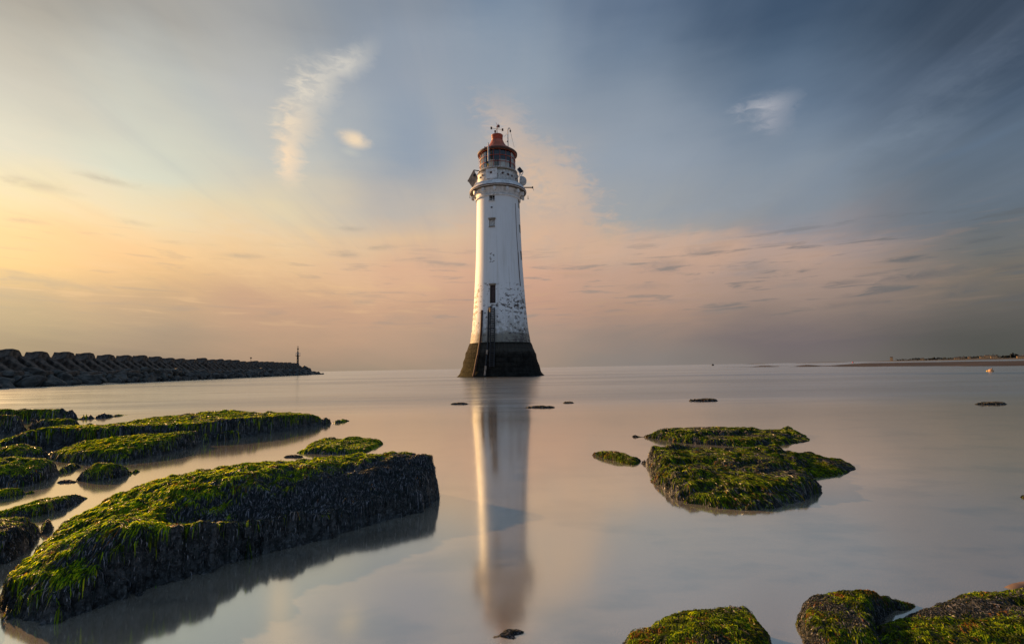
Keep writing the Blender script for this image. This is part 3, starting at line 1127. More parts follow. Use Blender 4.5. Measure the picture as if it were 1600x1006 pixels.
opening(771.3, 312.5, 324.0, 8.6, 'window')
opening(771.6, 352.5, 362.5, 8.2, 'blind')
opening(771.3, 451, 478.5, 9.8, 'door')
A_R = math.radians(76)
for v0, v1 in ((315, 329), (354, 367), (395, 409)):
    zb, zt_ = tz(v1), tz(v0)
    opens.append([A_R, 0.42 / TR(zb), zb, zt_, 'window'])
for o_ in opens:       # snap to the mesh grid
    da = 2 * math.pi / NA
    i0, i1 = round((o_[0] - o_[1]) / da), round((o_[0] + o_[1]) / da)
    if i1 - i0 < 3:
        i1 = i0 + 3
    j0 = min(range(len(rows)), key=lambda j: abs(rows[j] - o_[2]))
    j1 = min(range(len(rows)), key=lambda j: abs(rows[j] - o_[3]))
    o_ += [i0, i1, j0, j1]
vs, fs = [], []
for z_ in rows:
    r_ = TR(z_)
    for i in range(NA):
        t_ = 2 * math.pi * i / NA
        vs.append((math.sin(t_) * r_, -math.cos(t_) * r_, z_))
for j in range(len(rows) - 1):
    for i in range(NA):
        ii = i if i < NA / 2 else i - NA
        if any(o_[5] <= ii < o_[6] and o_[7] <= j < o_[8] for o_ in opens):
            continue
        fs.append((j * NA + i, j * NA + (i + 1) % NA, (j + 1) * NA + (i + 1) % NA, (j + 1) * NA + i))
mb = MB()
mb.add(vs, fs)
mb.build('tower', M_TOWER, LH, True)


def radial(a_, r_, z_, side=0.0):
    return Vector((math.sin(a_) * r_ + math.cos(a_) * side, -math.cos(a_) * r_ + math.sin(a_) * side, z_))


da = 2 * math.pi / NA
for o_ in opens:
    a0, a1, zb, zt_ = o_[5] * da, o_[6] * da, rows[o_[7]], rows[o_[8]]
    am = (a0 + a1) / 2
    kind = o_[4]
    dep = {'window': 0.45, 'blind': 0.16, 'door': 0.55}[kind]
    half = (a1 - a0) / 2
    rot = Matrix.Rotation(am, 3, 'Z')
    rb, rt = TR(zb), TR(zt_)
    wd = 2 * rb * math.sin(half)
    out_ = [radial(a0, rb + .004, zb), radial(a1, rb + .004, zb), radial(a1, rt + .004, zt_), radial(a0, rt + .004, zt_)]
    inn = [q - radial(am, dep, 0) for q in out_]
    fr_ = MB()
    fr_.add(out_ + inn, [(0, 1, 5, 4), (1, 2, 6, 5), (2, 3, 7, 6), (3, 0, 4, 7)])
    if am < 1:
        fr_.box(radial(am, rt + 0.02, zt_ + 0.09), (wd * 1.22, 0.28, 0.18), rot)
    if kind != 'door' and am < 1:
        fr_.box(radial(am, rb + 0.02, zb - 0.05), (wd * 1.06, 0.24, 0.09), rot)
    nm = {'window': 'window', 'blind': 'blocked_window', 'door': 'door'}[kind]
    if kind == 'door':
        f = fr_.build('doorway', M_STONE, LH)
        d_ = MB()
        zc = (zb + zt_) / 2
        d_.box(radial(am, rb - 0.42, zc), (wd * 0.94, 0.08, (zt_ - zb) * 0.97), rot)
        for s_ in (-0.36, -0.12, 0.12, 0.36):
            d_.box(radial(am, rb - 0.36, zc) + rot @ Vector((wd * s_, 0, 0)), (wd * .03, 0.05, (zt_ - zb) * 0.93), rot)
        d_.box(radial(am, rb - 0.35, zb + 0.8), (wd * 0.9, 0.06, 0.14), rot)
        dd_ = d_.build('door', M_WOOD, f)
        h_ = MB()
        h_.tube(radial(am, rb - .34, zc, wd * .33), radial(am, rb - .24, zc, wd * .33), 0.05, 0.05, 8)
        h_.build('door_handle', M_DARK, f)
    else:
        f = fr_.build(nm, M_STONE if kind == 'blind' else M_GREYW, LH)
        d_ = MB()
        d_.add(inn, [(0, 1, 2, 3)])
        d_.build('pane' if kind == 'window' else 'infill', M_BLACK if kind == 'window' else M_GREYW, f)
        if kind == 'window':
            d_ = MB()
            zc = (zb + zt_) / 2
            d_.box(radial(am, rb - .30, zc), (0.08, 0.06, (zt_ - zb)), rot)
            for s_ in (-.47, .47):
                d_.box(radial(am, rb - .30, zc) + rot @ Vector((wd * s_, 0, 0)), (0.07, 0.06, (zt_ - zb)), rot)
            d_.box(radial(am, rb - .305, zc), (wd, 0.05, 0.07), rot)
            d_.build('glazing_bar', M_GREYW, f)
# small vent hole
mb = MB()
av = ang_px(771.3, 334)
mb.box(radial(av, TR(tz(334)) + 0.0, tz(334)), (0.22, 0.12, 0.16), Matrix.Rotation(av, 3, 'Z'))
mb.build('vent', M_BLACK, LH)

# cornice and gallery deck
CX = -1.4 * K * 0
gz = lambda v: tz(v, TD - 3)
prof = [(TR(Z1) - 0.02, Z1 - 0.02), (TR(Z1) + 0.16, Z1 - 0.02), (TR(Z1) + 0.18, Z1 + 0.16), (TR(Z1) + 0.05, Z1 + 0.20), (TR(Z1) + 0.06, Z1 + .50), (TR(Z1) + 0.16, Z1 + .80), (TR(Z1) + 0.38, Z1 + .98)]
mb = MB()
mb.lathe(prof, 96)
zc0 = Z1 + 0.98
rg = 45.3 * K
mb.build('cornice', M_WHITE, LH, True)
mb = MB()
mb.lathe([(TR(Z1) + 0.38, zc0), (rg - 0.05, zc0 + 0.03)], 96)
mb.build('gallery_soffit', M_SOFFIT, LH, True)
mb = MB()
mb.lathe([(rg - 0.05, zc0 + .03), (rg, zc0 + 0.05), (rg, zc0 + 0.30), (rg - .05, zc0 + 0.34), (rg - 0.32, zc0 + 0.80), (rg - 0.42, zc0 + 0.86), (2.0, zc0 + 0.90)], 96)
mb.build('gallery_deck', M_WHITE, LH, True)
mb = MB()
mb.lathe([(rg + .015, zc0 + 0.08), (rg + 0.03, zc0 + 0.12), (rg + .03, zc0 + 0.18), (rg + .015, zc0 + .22)], 96)
mb.build('cornice_rim', M_RUST, LH, True)
# bracket blocks under the gallery
for xd in (-64, -36, -10, 17, 45, 68, 100, 140, 180, 220, 260):
    a_ = R(xd + 4)
    m_ = MB()
    m_.box(radial(a_, TR(Z1) + 0.52, Z1 + 0.72), (0.30, 0.42, 0.34), Matrix.Rotation(a_, 3, 'Z'))
    m_.box(radial(a_, TR(Z1) + 0.62, Z1 + 0.50), (0.20, 0.22, 0.16), Matrix.Rotation(a_, 3, 'Z'))
    m_.build('bracket', M_WHITE, LH)

# clad gallery wall (lower room round the lantern)
zg0 = zc0 + 0.90
zg1 = tz(266, TD - 2.5)
rw = 32.4 * K
pts = []
n_ = 360
mb = MB()
def wallr(i, z_):
    t_ = 2 * math.pi * i / n_
    cor = 0.022 * math.sin(t_ * 110) if math.sin(t_) > -0.05 and z_ < zg1 - .45 else 0.0
    return rw + cor
rows_ = [zg0, zg0 + 0.12, zg1 - .46, zg1 - 0.42, zg1]
vs = [(math.sin(2 * math.pi * i / n_) * wallr(i, z_), -math.cos(2 * math.pi * i / n_) * wallr(i, z_), z_) for z_ in rows_ for i in range(n_)]
fs = [(k * n_ + i, k * n_ + (i + 1) % n_, (k + 1) * n_ + (i + 1) % n_, (k + 1) * n_ + i) for k in range(len(rows_) - 1) for i in range(n_)]
mb.add(vs, fs)
mb.lathe([(rw + .004, zg1), (rw + 0.05, zg1 + .02), (rw + 0.05, zg1 + 0.08), (rw - 0.12, zg1 + .08)], 96)
mb.build('gallery_wall', M_GREYW, LH, False)
for i, (a_, zf, s_) in enumerate([(-17, .80, .26), (-3, .88, .15), (-1, .62, .16), (15, .72, .22), (31, .66, .22), (-46, .72, .2), (-57, .62, .18), (44, .60, .18), (62, .5, .2)]):
    a_ = R(a_)
    mb = MB()
    mb.box(radial(a_, rw + .02, zg0 + (zg1 - zg0) * zf), (s_, 0.10, s_ * 1.2), Matrix.Rotation(a_, 3, 'Z') @ Matrix.Rotation(i * 1.3, 3, 'Y'))
    mb.build('wall_vent', M_RUST, LH)
mb = MB()
mb.box(radial(R(-16), rw - .005, zg0 + 0.95), (1.45, 0.10, 1.3), Matrix.Rotation(R(-16), 3, 'Z'))
mb.box(radial(R(-16), rw + .05, zg0 + 1.25), (1.05, 0.10, 0.06), Matrix.Rotation(R(-16), 3, 'Z'))
mb.build('access_panel', M_WHITE, LH)
# clutter along the foot of the wall
for i in range(26):
    mb = MB()
    a_ = R(-75 + i * 6 + rng.uniform(-2, 2))
    mb.box(radial(a_, rw + 0.15, zg0 + 0.06), (rng.uniform(.08, .3), 0.12, rng.uniform(.06, .2)), Matrix.Rotation(a_, 3, 'Z'))
    mb.build('deck_fitting', M_RUST, LH)

# band between wall and glazing: red frame with brass vents
zl0 = tz(260.3, TD - 2.3)
rl = 28.4 * K
mb = MB()
mb.lathe([(rl - .15, zg1 - .2), (rl - .15, zl0 - 0.12)], 48)
mb.build('lantern_plinth', M_RED, LH, True)
for a_ in (-16, 14, 40, 68, -46, 100, 130, 160, 190, 220, 250):
    m_ = MB()
    m_.box(radial(R(a_), rl - .12, (zg1 + zl0) / 2 + .10), (0.95, 0.10, 0.30), Matrix.Rotation(R(a_), 3, 'Z'))
    m_.build('vent_flap', M_BRASS, LH)
mb = MB()
mb.lathe([(rl - .14, zl0 - .14), (rl + 0.28, zl0 - .12), (rl + 0.28, zl0 - .02), (rl - .14, zl0)], 64)
mb.build('lantern_sill', M_GREYW, LH, True)
zl1 = tz(232.0, TD - 2.3)
NM = 18
# glass
mb = MB()
mb.lathe([(rl - .03, zl0), (rl - .03, zl1)], NM * 2, capt=False)
mb.build('lantern_glass', M_GLASS, LH, False)
for k in range(NM):
    a_ = 2 * math.pi * (k + .45) / NM
    m_ = MB()
    m_.tube(radial(a_, rl, zl0 - .02), radial(a_, rl, zl1 + .02), 0.028, 0.028, 6)
    m_.build('mullion', M_RED, LH)
for f_ in (1 / 3., 2 / 3., 0.0, 1.0):
    m_ = MB()
    z_ = zl0 + (zl1 - zl0) * f_
    m_.lathe([(rl - .05, z_ - .022), (rl + .05, z_ - .022), (rl + .05, z_ + .022), (rl - .05, z_ + .022)], 64)
    m_.build('glazing_rail', M_RED, LH)
# inside: blanked upper half at the back, floor, lens pedestal
mb = MB()
zh = zl0 + (zl1 - zl0) * 0.72
mb.lathe([(rl - .25, zh), (rl - .25, zl1)], 48, a0=R(90), a1=R(270))
mb.build('blanking_screen', M_DARK, LH, True)
mb = MB()
mb.lathe([(rl - .2, zl0 - .02), (0.02, zl0 - .02)], 48)
mb.build('lantern_floor', M_DARK, LH)
mb = MB()
mb.lathe([(rl - .2, zl1 + .03), (0.02, zl1 + .03)], 48)
mb.build('lantern_ceiling', M_DARK, LH)
for a0_, a1_, hf_ in ((-120, -42, .97), (-36, -9, .44), (6, 44, .44), (56, 120, .97)):  # added sheets, imitating bright sky seen through the glazing
    mb = MB()
    mb.lathe([(rl - .16, zl0), (rl - .16, zl0 + (zl1 - zl0) * hf_)], 16, a0=R(a0_), a1=R(a1_))
    mb.build('added_pane_backing', M_PANEBACK, LH, True)
mb = MB()
zh = zl0 + (zl1 - zl0) * 0.72
mb.lathe([(rl - .25, zh), (rl - .25, zl1)], 48, a0=R(90), a1=R(270))
mb.build('blanking_screen', M_DARK, LH, True)
mb = MB()
mb.lathe([(rl - .2, zl0 - .02), (0.02, zl0 - .02)], 48)
mb.build('lantern_floor', M_DARK, LH)
mb = MB()
mb.lathe([(rl - .2, zl1 + .03), (0.02, zl1 + .03)], 48)
mb.build('lantern_ceiling', M_DARK, LH)
for a0_, a1_ in ((-150, -62), (-44, -14), (8, 52), (64, 140)):  # second set of the added pale sheets, set further in
    mb = MB()
    mb.lathe([(rl - .45, zl0), (rl - .45, zl0 + (zl1 - zl0) * (.46 if a0_ > -100 else .95))], 16, a0=R(a0_), a1=R(a1_))
    mb.build('added_pane_backing', M_PANEBACK, LH, True)
mb = MB()
mb.lathe([(0.34, zl0), (0.34, zl0 + 0.12), (0.26, zl0 + 0.16), (0.30, zl0 + 0.5), (0.34, zl0 + .85), (0.24, zl0 + 1.0)], 20, capt=True)
mb.v = [(x_ - .15, y_ - 1.45, z_) for x_, y_, z_ in mb.v]
mb.build('lens', M_BRASS, LH, True)

# roof
zr = lambda v: tz(v, TD)
mb = MB()
re = 31.2 * K
mb.lathe([(re - .12, zl1 - .03), (re, zl1 - .02), (re + .03, zl1 + .14), (re - .06, zl1 + .26), (re * .84, zl1 + .56), (re * .66, zl1 + .84), (re * .50, zl1 + 1.18),
          (re * .38, zl1 + 1.60), (re * .31, zl1 + 2.02)], 18)
mb.build('roof', M_COPPER, LH, False)
mb = MB()
mb.lathe([(re - .02, zl1 - .06), (re + .06, zl1 - .04), (re + .07, zl1 + .17), (re - .02, zl1 + .27)], 48)
mb.build('roof_eave', M_RUST, LH, True)
z0 = zl1 + 2.0
mb = MB()
mb.lathe([(re * .29, z0 - .05), (re * .275, z0), (re * .275, z0 + .10), (re * .29, z0 + .14), (re * .29, z0 + .66), (re * .305, z0 + .68), (re * .305, z0 + .76), (re * .24, z0 + .82), (0.05, z0 + .84)], 32)
mb.build('roof_vent', M_RED, LH, True)
# wind vane
zv = z0 + 0.82
mb = MB()
mb.tube((0, 0, zv - .02), (0, 0, zv + 1.3), 0.045, 0.03)
mb.lathe([(0.03, zv + 0.05), (0.10, zv + .12), (0.03, zv + .2)], 10)
wv = mb.build('weather_vane', M_RUST, LH)
for k, a_ in enumerate((20, 110, 200, 290)):
    m_ = MB()
    e_ = Vector((math.cos(R(a_)) * .78, math.sin(R(a_)) * .78, 0))
    c_ = Vector((0, 0, zv + .85))
    m_.tube(c_, c_ + e_ * .8, 0.022, 0.022, 6)
    m_.box(c_ + e_, (0.22, 0.22, 0.26))
    m_.build('compass_letter', M_RUST, wv)
m_ = MB()
c_ = Vector((0.02, 0, zv + 1.30))
m_.add([c_ + Vector(q) for q in ((-.14, -.02, -.22), (.02, -.02, -.05), (.16, -.02, .30), (.20, -.02, .05), (.06, -.02, -.25),
                                 (-.14, .02, -.22), (.02, .02, -.05), (.16, .02, .30), (.20, .02, .05), (.06, .02, -.25))],
       [(0, 1, 2, 3, 4), (9, 8, 7, 6, 5), (0, 5, 6, 1), (1, 6, 7, 2), (2, 7, 8, 3), (3, 8, 9, 4), (4, 9, 5, 0)])
m_.tube(c_ + Vector((-.12, 0, .42)), c_ + Vector((.04, 0, .0)), .02, .02, 6)
m_.build('arrow', M_RED, wv)


def LP(x_, v, yoff=0.0):
    """a point of the lighthouse given in its own frame from a bearing, at depth yoff from its axis"""
    q = at(x_, v, TD + yoff)
    return Vector((q.x - TX, yoff, q.z))


# crook mast with lamp and stays
mb = MB()
mp = [LP(794, 231, -.8), LP(793.6, 215, -.8), LP(793.4, 204, -.8), LP(794.3, 201, -.8), LP(795.6, 200.2, -.8), LP(796.7, 201.5, -.8), LP(797.2, 204, -.8)]
mb.path(mp, 0.055, 8)
ms = mb.build('mast', M_GREYW, LH)
m_ = MB()
m_.tube(LP(797.3, 203.8, -.8), LP(797.4, 206.6, -.8), 0.11, 0.09, 8)
m_.build('mast_lamp', M_DARK, ms)
m_ = MB()
m_.tube(LP(797.6, 206, -.8), LP(803.4, 230, -.6), 0.014, 0.014, 5)
m_.tube(LP(793.4, 208, -.8), LP(787.5, 214, -.4), 0.014, 0.014, 5)
m_.tube(LP(793.6, 221.5, -.8), LP(789.5, 222.5, -.4), 0.014, 0.014, 5)
m_.box(LP(793.2, 221.3, -.8), (.16, .12, .14))
m_.build('stay_wire', M_DARK, ms)
# pole in front of the glazing on the left
mb = MB()
mb.tube(LP(763.2, 258, -2.75), LP(763.0, 230, -2.75), 0.105, 0.105, 10)
mb.tube(LP(763.0, 230, -2.75), LP(762.9, 223, -2.75), 0.07, 0.05, 8)
po = mb.build('vent_pole', M_GREYW, LH)
m_ = MB()
m_.box(LP(762.4, 257.4, -2.9), (0.22, 0.18, 0.16))
m_.build('lamp_housing', M_YELLOW, po)
m_ = MB()
m_.box(LP(761.2, 254.2, -2.85), (0.26, 0.2, 0.30), Matrix.Rotation(.5, 3, 'Y'))
m_.tube(LP(760.6, 254.0, -2.8), LP(760.4, 250.5, -2.8), 0.05, 0.05, 6)
m_.build('floodlight', M_DARK, po)
mb = MB()
mb.tube(LP(757.7, 231.5, -1.8), LP(757.6, 229.2, -1.8), 0.09, 0.06, 6)
mb.build('roof_fitting', M_DARK, LH)
mb = MB()
mb.tube(LP(746.8, 239, 0), LP(748.6, 264, 0), 0.022, 0.022, 5)
mb.build('whip_aerial', M_GREYW, LH)
# tilted solar boards and dishes round the gallery
def slab(p4, th, m, name, parent=LH):
    p4 = [Vector(q) for q in p4]
    n__ = (p4[1] - p4[0]).cross(p4[3] - p4[0]).normalized() * th
    b_ = MB()
    b_.add(p4 + [q + n__ for q in p4], [(3, 2, 1, 0), (4, 5, 6, 7), (0, 1, 5, 4), (1, 2, 6, 5), (2, 3, 7, 6), (3, 0, 4, 7)])
    return b_.build(name, m, parent)


sb = slab([LP(731.4, 282.6, -1.6), LP(738.6, 293.5, -1.6), LP(746.8, 277.5, -2.4), LP(740.6, 266.2, -2.4)], 0.07, M_BOARD, 'solar_board')
m_ = MB()
m_.path([LP(731.2, 283, -1.55), LP(740.4, 266, -2.35), LP(749, 267.5, -2.4)], 0.06, 6)
m_.box(LP(732.0, 282.8, -1.55), (.2, .2, .2))
m_.path([LP(741, 267, -2.3), LP(744, 275, -1.8), LP(749.5, 269, -1.7)], 0.04, 6)
m_.box(LP(741.4, 273.8, -2.45), (.22, .08, .36), Matrix.Rotation(R(35), 3, 'Y'))
m_.build('board_frame', M_DARK, sb)
m_ = MB()
m_.path([LP(738.5, 293.5, -1.6), LP(746.5, 279, -1.6), LP(743, 290, -1.8), LP(748, 291, -1.8)], 0.05, 6)
m_.build('board_strut', M_WHITE, sb)
sb = slab([LP(807.8, 264.8, -1.9), LP(812.5, 271.4, -1.9), LP(817.4, 268.8, -1.3), LP(811.4, 261.6, -1.3)], 0.10, M_DARK, 'solar_panel')
m_ = MB()
m_.path([LP(807.8, 264.8, -1.95), LP(812.4, 271.6, -1.95), LP(815.0, 274.2, -1.7), LP(817.4, 269.5, -1.4)], 0.05, 6)
m_.tube(LP(812.5, 271.5, -1.9), LP(810.5, 277, -1.9), 0.05, .05, 6)
m_.build('panel_bracket', M_WHITE, sb)
# bowl-shaped dish on the right
mb = MB()
dc = LP(815.8, 283.4, -.4)
ax = Vector((1, -0.15, -0.1)).normalized()
q_ = ax.to_track_quat('Z', 'Y').to_matrix()
prof_d = [(1e-3, .72), (.25, .69), (.44, .58), (.58, .38), (.66, .12), (.68, -.1)]
vs, fs = [], []
for r_, h_ in prof_d:
    for i in range(20):
        t_ = 2 * math.pi * i / 20
        vs.append(dc + q_ @ Vector((math.cos(t_) * r_, math.sin(t_) * r_, h_ - .15)))
for k in range(len(prof_d) - 1):
    for i in range(20):
        fs.append((k * 20 + i, k * 20 + (i + 1) % 20, (k + 1) * 20 + (i + 1) % 20, (k + 1) * 20 + i))
mb.add(vs, fs)
dsh = mb.build('aerial_dish', M_GREYW, LH, True)
m_ = MB()
m_.tube(dc + Vector((.2, 0, -.4)), LP(816, 292, -.4), 0.06, .06, 6)
m_.build('dish_post', M_DARK, dsh)
# horizontal spar
mb = MB()
mb.tube(LP(818.5, 293.2, -.6), LP(832.3, 293.2, -.6), 0.075, 0.075, 8)
mb.box(LP(832.2, 293.2, -.6), (.16, .2, .22))
sp_ = mb.build('davit_arm', M_DARK, LH)
m_ = MB()
m_.path([LP(832.6, 294, -.6), LP(833.6, 296, -.6), LP(834.2, 298.2, -.6)], 0.018, 5)
m_.build('davit_line', M_DARK, sp_)
for (x_, v, s_) in ((739.2, 311.5, .22), (734.2, 308.6, .12), (825, 310, .12)):
    m_ = MB()
    m_.tube(LP(x_, v - 4, -.2), LP(x_, v, -.2), 0.03, 0.03, 6)
    m_.tube(LP(x_, v, -.2), LP(x_ + .3, v + s_ * 10, -.2), s_ * .6, s_ * .4, 6)
    m_.build('hanging_bracket', M_RUST, LH)

# pipes and ladder down the front
def face(x_, v, off=0.08):
    z_ = tz(v)
    r_ = TR(z_) if z_ > Z0 else float(np.interp(z_, [q[1] for q in pp], [q[0] for q in pp]))
    for _ in range(3):                # the face stands nearer than the axis
        a_ = math.asin(max(-.99, min(.99, (x_ - 780.5) * K * (1 - r_ * .9 / TD) / r_)))
        z_ = at(x_, v, TD - math.cos(a_) * r_).z
        r_ = TR(z_) if z_ > Z0 else float(np.interp(z_, [q[1] for q in pp], [q[0] for q in pp]))
    return radial(a_, r_ + off, z_)


mb = MB()
mb.path([face(x_, v, .12) for x_, v in ((753.8, 485), (753.2, 500), (752.0, 518), (750, 536), (746.5, 556), (742.5, 575), (739.5, 588))], 0.14, 8)
pf = mb.build('drain_pipe', M_RUST, LH)
mb = MB()
mb.path([face(x_, v, .12) for x_, v in ((769, 479), (765.5, 481.5), (764.3, 485), (763.8, 500), (763.3, 520), (762.4, 537), (760.8, 555), (759.0, 572), (757.4, 588))], 0.10, 8)
mb.build('drain_pipe', M_DARK, LH)
mb = MB()
mb.path([face(x_, v, .14) for x_, v in ((761.6, 547), (761.0, 553.5))], 0.13, 8)
mb.path([face(x_, v, .14) for x_, v in ((759.3, 572), (757.6, 586.5))], 0.12, 8)
mb.build('pipe_sleeve', M_BOARD, LH)
lad = MB()
lp = [(767.6, 481, 773.6, 481), (767.4, 510, 773.6, 510), (767.0, 537, 773.2, 537), (766.2, 556, 772.6, 556), (765.5, 573, 772.0, 573)]
for s_ in (0, 2):
    lad.path([face(q[s_], q[s_ + 1], .28) for q in lp], 0.07, 6)
for i in range(34):
    v = 482.5 + i * 2.7
    l_, r_ = face(np.interp(v, [q[1] for q in lp], [q[0] for q in lp]), v, .28), face(np.interp(v, [q[1] for q in lp], [q[2] for q in lp]), v, .28)
    lad.tube(l_, r_, 0.055, .055, 6)
lad.build('ladder', M_DARK, LH)
mb = MB()
mb.path([face(x_, v, .02) for x_, v in ((808.6, 318), (809.0, 331), (809.3, 345), (809.8, 362), (810.4, 378), (811.5, 394))], 0.03, 6)
mb.path([face(x_, v, .03) for x_, v in ((811.5, 394), (812.0, 407), (812.6, 420), (813.4, 433), (814.4, 447))], 0.05, 6)
mb.build('cable_conduit', M_RUST, LH)
for v in (541, 553, 566, 578):
    pass

# ================================================================== THE BREAKWATER
def bw(Y):
    return -43.7 - 0.14 * Y


mb = MB()
Ys = [30 + i * 5 for i in range(28)]
vs = []
for Y in Ys:
    x_ = bw(Y)
    for dx_, z_ in ((-9, -.2), (-2.5, 1.3), (1.6, 1.25), (2.6, 0.75), (4.0, -0.2)):
        vs.append((x_ + dx_, Y, z_))
fs = [(5 * i + k, 5 * i + k + 1, 5 * i + k + 6, 5 * i + k + 5) for i in range(len(Ys) - 1) for k in range(4)]
mb.add(vs, fs)
tag(mb.build('breakwater_bank', M_BOULD), kind='structure')

# one cast unit: a chamfered crown on shoulders, two raking legs and a foot
def prism(mb, prof, x0, x1):
    """prof in (y, z), extruded along x"""
    n = len(prof)
    vs = [(x0, y_, z_) for y_, z_ in prof] + [(x1, y_, z_) for y_, z_ in prof]
    mb.add(vs, [tuple(range(n)), tuple(range(2 * n - 1, n - 1, -1))] + [(i, i + n, (i + 1) % n + n, (i + 1) % n) for i in range(n)])


def make_block():
    mb = MB()
    # crown seen from the side as a flat-topped trapezium standing on wide shoulders
    prism(mb, [(-1.72, 1.30), (-1.72, 1.86), (-1.55, 1.98), (-1.05, 2.02), (-0.78, 2.34), (-0.60, 2.66), (0.38, 2.66), (0.62, 2.34), (0.82, 2.02), (1.40, 1.98), (1.55, 1.86), (1.55, 1.30)], -1.6, -0.1)
    prism(mb, [(-1.5, 0.2), (-1.5, 1.45), (1.5, 1.45), (1.5, 0.2)], -1.4, -0.35)
    # legs raking down to the sea
    for yc in (-1.0, 0.75):
        w = 0.42
        a = [(-0.1, 2.0), (0.25, 1.75), (2.25, 0.35), (2.25, -0.1), (1.3, -0.1), (-0.4, 1.1)]
        n = len(a)
        vs = [(x_, yc - w, z_) for x_, z_ in a] + [(x_ , yc + w, z_) for x_, z_ in a]
        mb.add(vs, [tuple(range(n - 1, -1, -1)), tuple(range(n, 2 * n))] + [(i, (i + 1) % n, (i + 1) % n + n, i + n) for i in range(n)])
    prism(mb, [(-1.7, -0.1), (-1.7, 0.34), (-1.4, 0.45), (1.3, 0.45), (1.6, 0.34), (1.6, -0.1)], 1.25, 2.5)
    import bmesh
    o = mb.build('concrete_block', M_BLOCK)
    bm = bmesh.new()
    bm.from_mesh(o.data)
    bmesh.ops.bevel(bm, geom=list(bm.edges), offset=0.07, segments=1, affect='EDGES', clamp_overlap=True)
    bmesh.ops.triangulate(bm, faces=[f for f in bm.faces if len(f.verts) > 4])
    bmesh.ops.subdivide_edges(bm, edges=[e for e in bm.edges if e.calc_length() > 0.45], cuts=2, use_grid_fill=True)
    from mathutils import noise as mn
    for v in bm.verts:
        nv = mn.noise_vector(v.co * 1.1) * 0.13 + mn.noise_vector(v.co * 3.1) * 0.06
        v.co += nv
    bm.to_mesh(o.data)
    bm.free()
    return tag(o, 'dark chamfered concrete sea-defence block with raking legs in the row along the breakwater crest', 'concrete block', 'concrete blocks along the breakwater crest')


blk = make_block()
Y = 45.0
first = True
bl_rot = math.atan(0.14)
rb_ = random.Random(3)
while Y < 160:
    o = blk if first else blk.copy()
    if not first:
        C.objects.link(o)
    first = False
    o.location = (bw(Y), Y, 1.08 + rb_.uniform(-.05, .05))
    o.rotation_euler = (rb_.uniform(-.04, .04), rb_.uniform(-.04, .04), bl_rot + rb_.uniform(-.07, .07))
    o.scale = (1, rb_.uniform(.88, 1.0), rb_.uniform(.93, 1.03))
    Y += 3.9
# armour stones
variants = []
for k in range(7):
    import bmesh
    bm = bmesh.new()
    r2 = random.Random(40 + k)
    for i in range(18):
        v = Vector((r2.gauss(0, 1), r2.gauss(0, 1), r2.gauss(0, 1))).normalized()
        bm.verts.new((v.x * .8 * r2.uniform(.8, 1.1), v.y * .65 * r2.uniform(.8, 1.1), v.z * .5 * r2.uniform(.8, 1.1)))
    bmesh.ops.convex_hull(bm, input=list(bm.verts))
    loose = [v for v in bm.verts if not v.link_faces]
    bmesh.ops.delete(bm, geom=loose, context='VERTS')
    bmesh.ops.bevel(bm, geom=list(bm.edges), offset=0.05, segments=1, affect='EDGES', clamp_overlap=True)
    me = bpy.data.meshes.new('armour_stone')
    bm.to_mesh(me)
    bm.free()
    me.materials.append(M_BOULD)
    variants.append(me)
GB = 'rough dark armour stone in the heap at the seaward foot of the breakwater'
GT = 'low dark armour stone in the tapering heap at the far tip of the breakwater'


def stone(x_, y_, z_, s_, tip=False):
    o = bpy.data.objects.new('armour_stone', rb_.choice(variants))
    C.objects.link(o)
    o.location = (x_, y_, z_)
    o.rotation_euler = (rb_.uniform(-.6, .6), rb_.uniform(-.6, .6), rb_.uniform(0, 6.28))
    o.scale = (s_, s_ * rb_.uniform(.8, 1.1), s_ * rb_.uniform(.8, 1.1))
    if tip:
        tag(o, GT, 'boulder', 'armour stones at the tip of the breakwater')
    else:
        tag(o, GB, 'boulder', 'armour stones at the foot of the breakwater')


cnt = 0
Y = 44.0
while Y < 158 and cnt < 240:
    for t_ in (0.1, 0.5, 0.9):
        x_ = bw(Y) + 2.0 + 1.9 * t_ + rb_.uniform(-.35, .35)
        z_ = 1.20 - 1.15 * t_ + rb_.uniform(-.15, .25)
        stone(x_, Y + rb_.uniform(-.5, .5), z_, rb_.uniform(.65, 1.35) * (1.0 + Y / 300))
        cnt += 1
    Y += 0.95 + Y * 0.006
for i in range(48):
    t_ = i / 47.
    u_ = 468 + 37 * t_
    Yq = 160 + 14 * t_
    p = at0(u_, Yq)
    top = 2.7 * (1 - t_) ** 1.0
    stone(p.x + rb_.uniform(-.6, .6), Yq + rb_.uniform(-2, 2), max(-.1, top - .3 - rb_.random() * top * .5), rb_.uniform(1.0, 1.5) * (1.25 - t_ * .6), True)
    if top > 0.7:
        stone(p.x + rb_.uniform(-.6, .6), Yq + rb_.uniform(-2, 2) - 1, top * 0.3, rb_.uniform(1.0, 1.5) * 1.2, True)
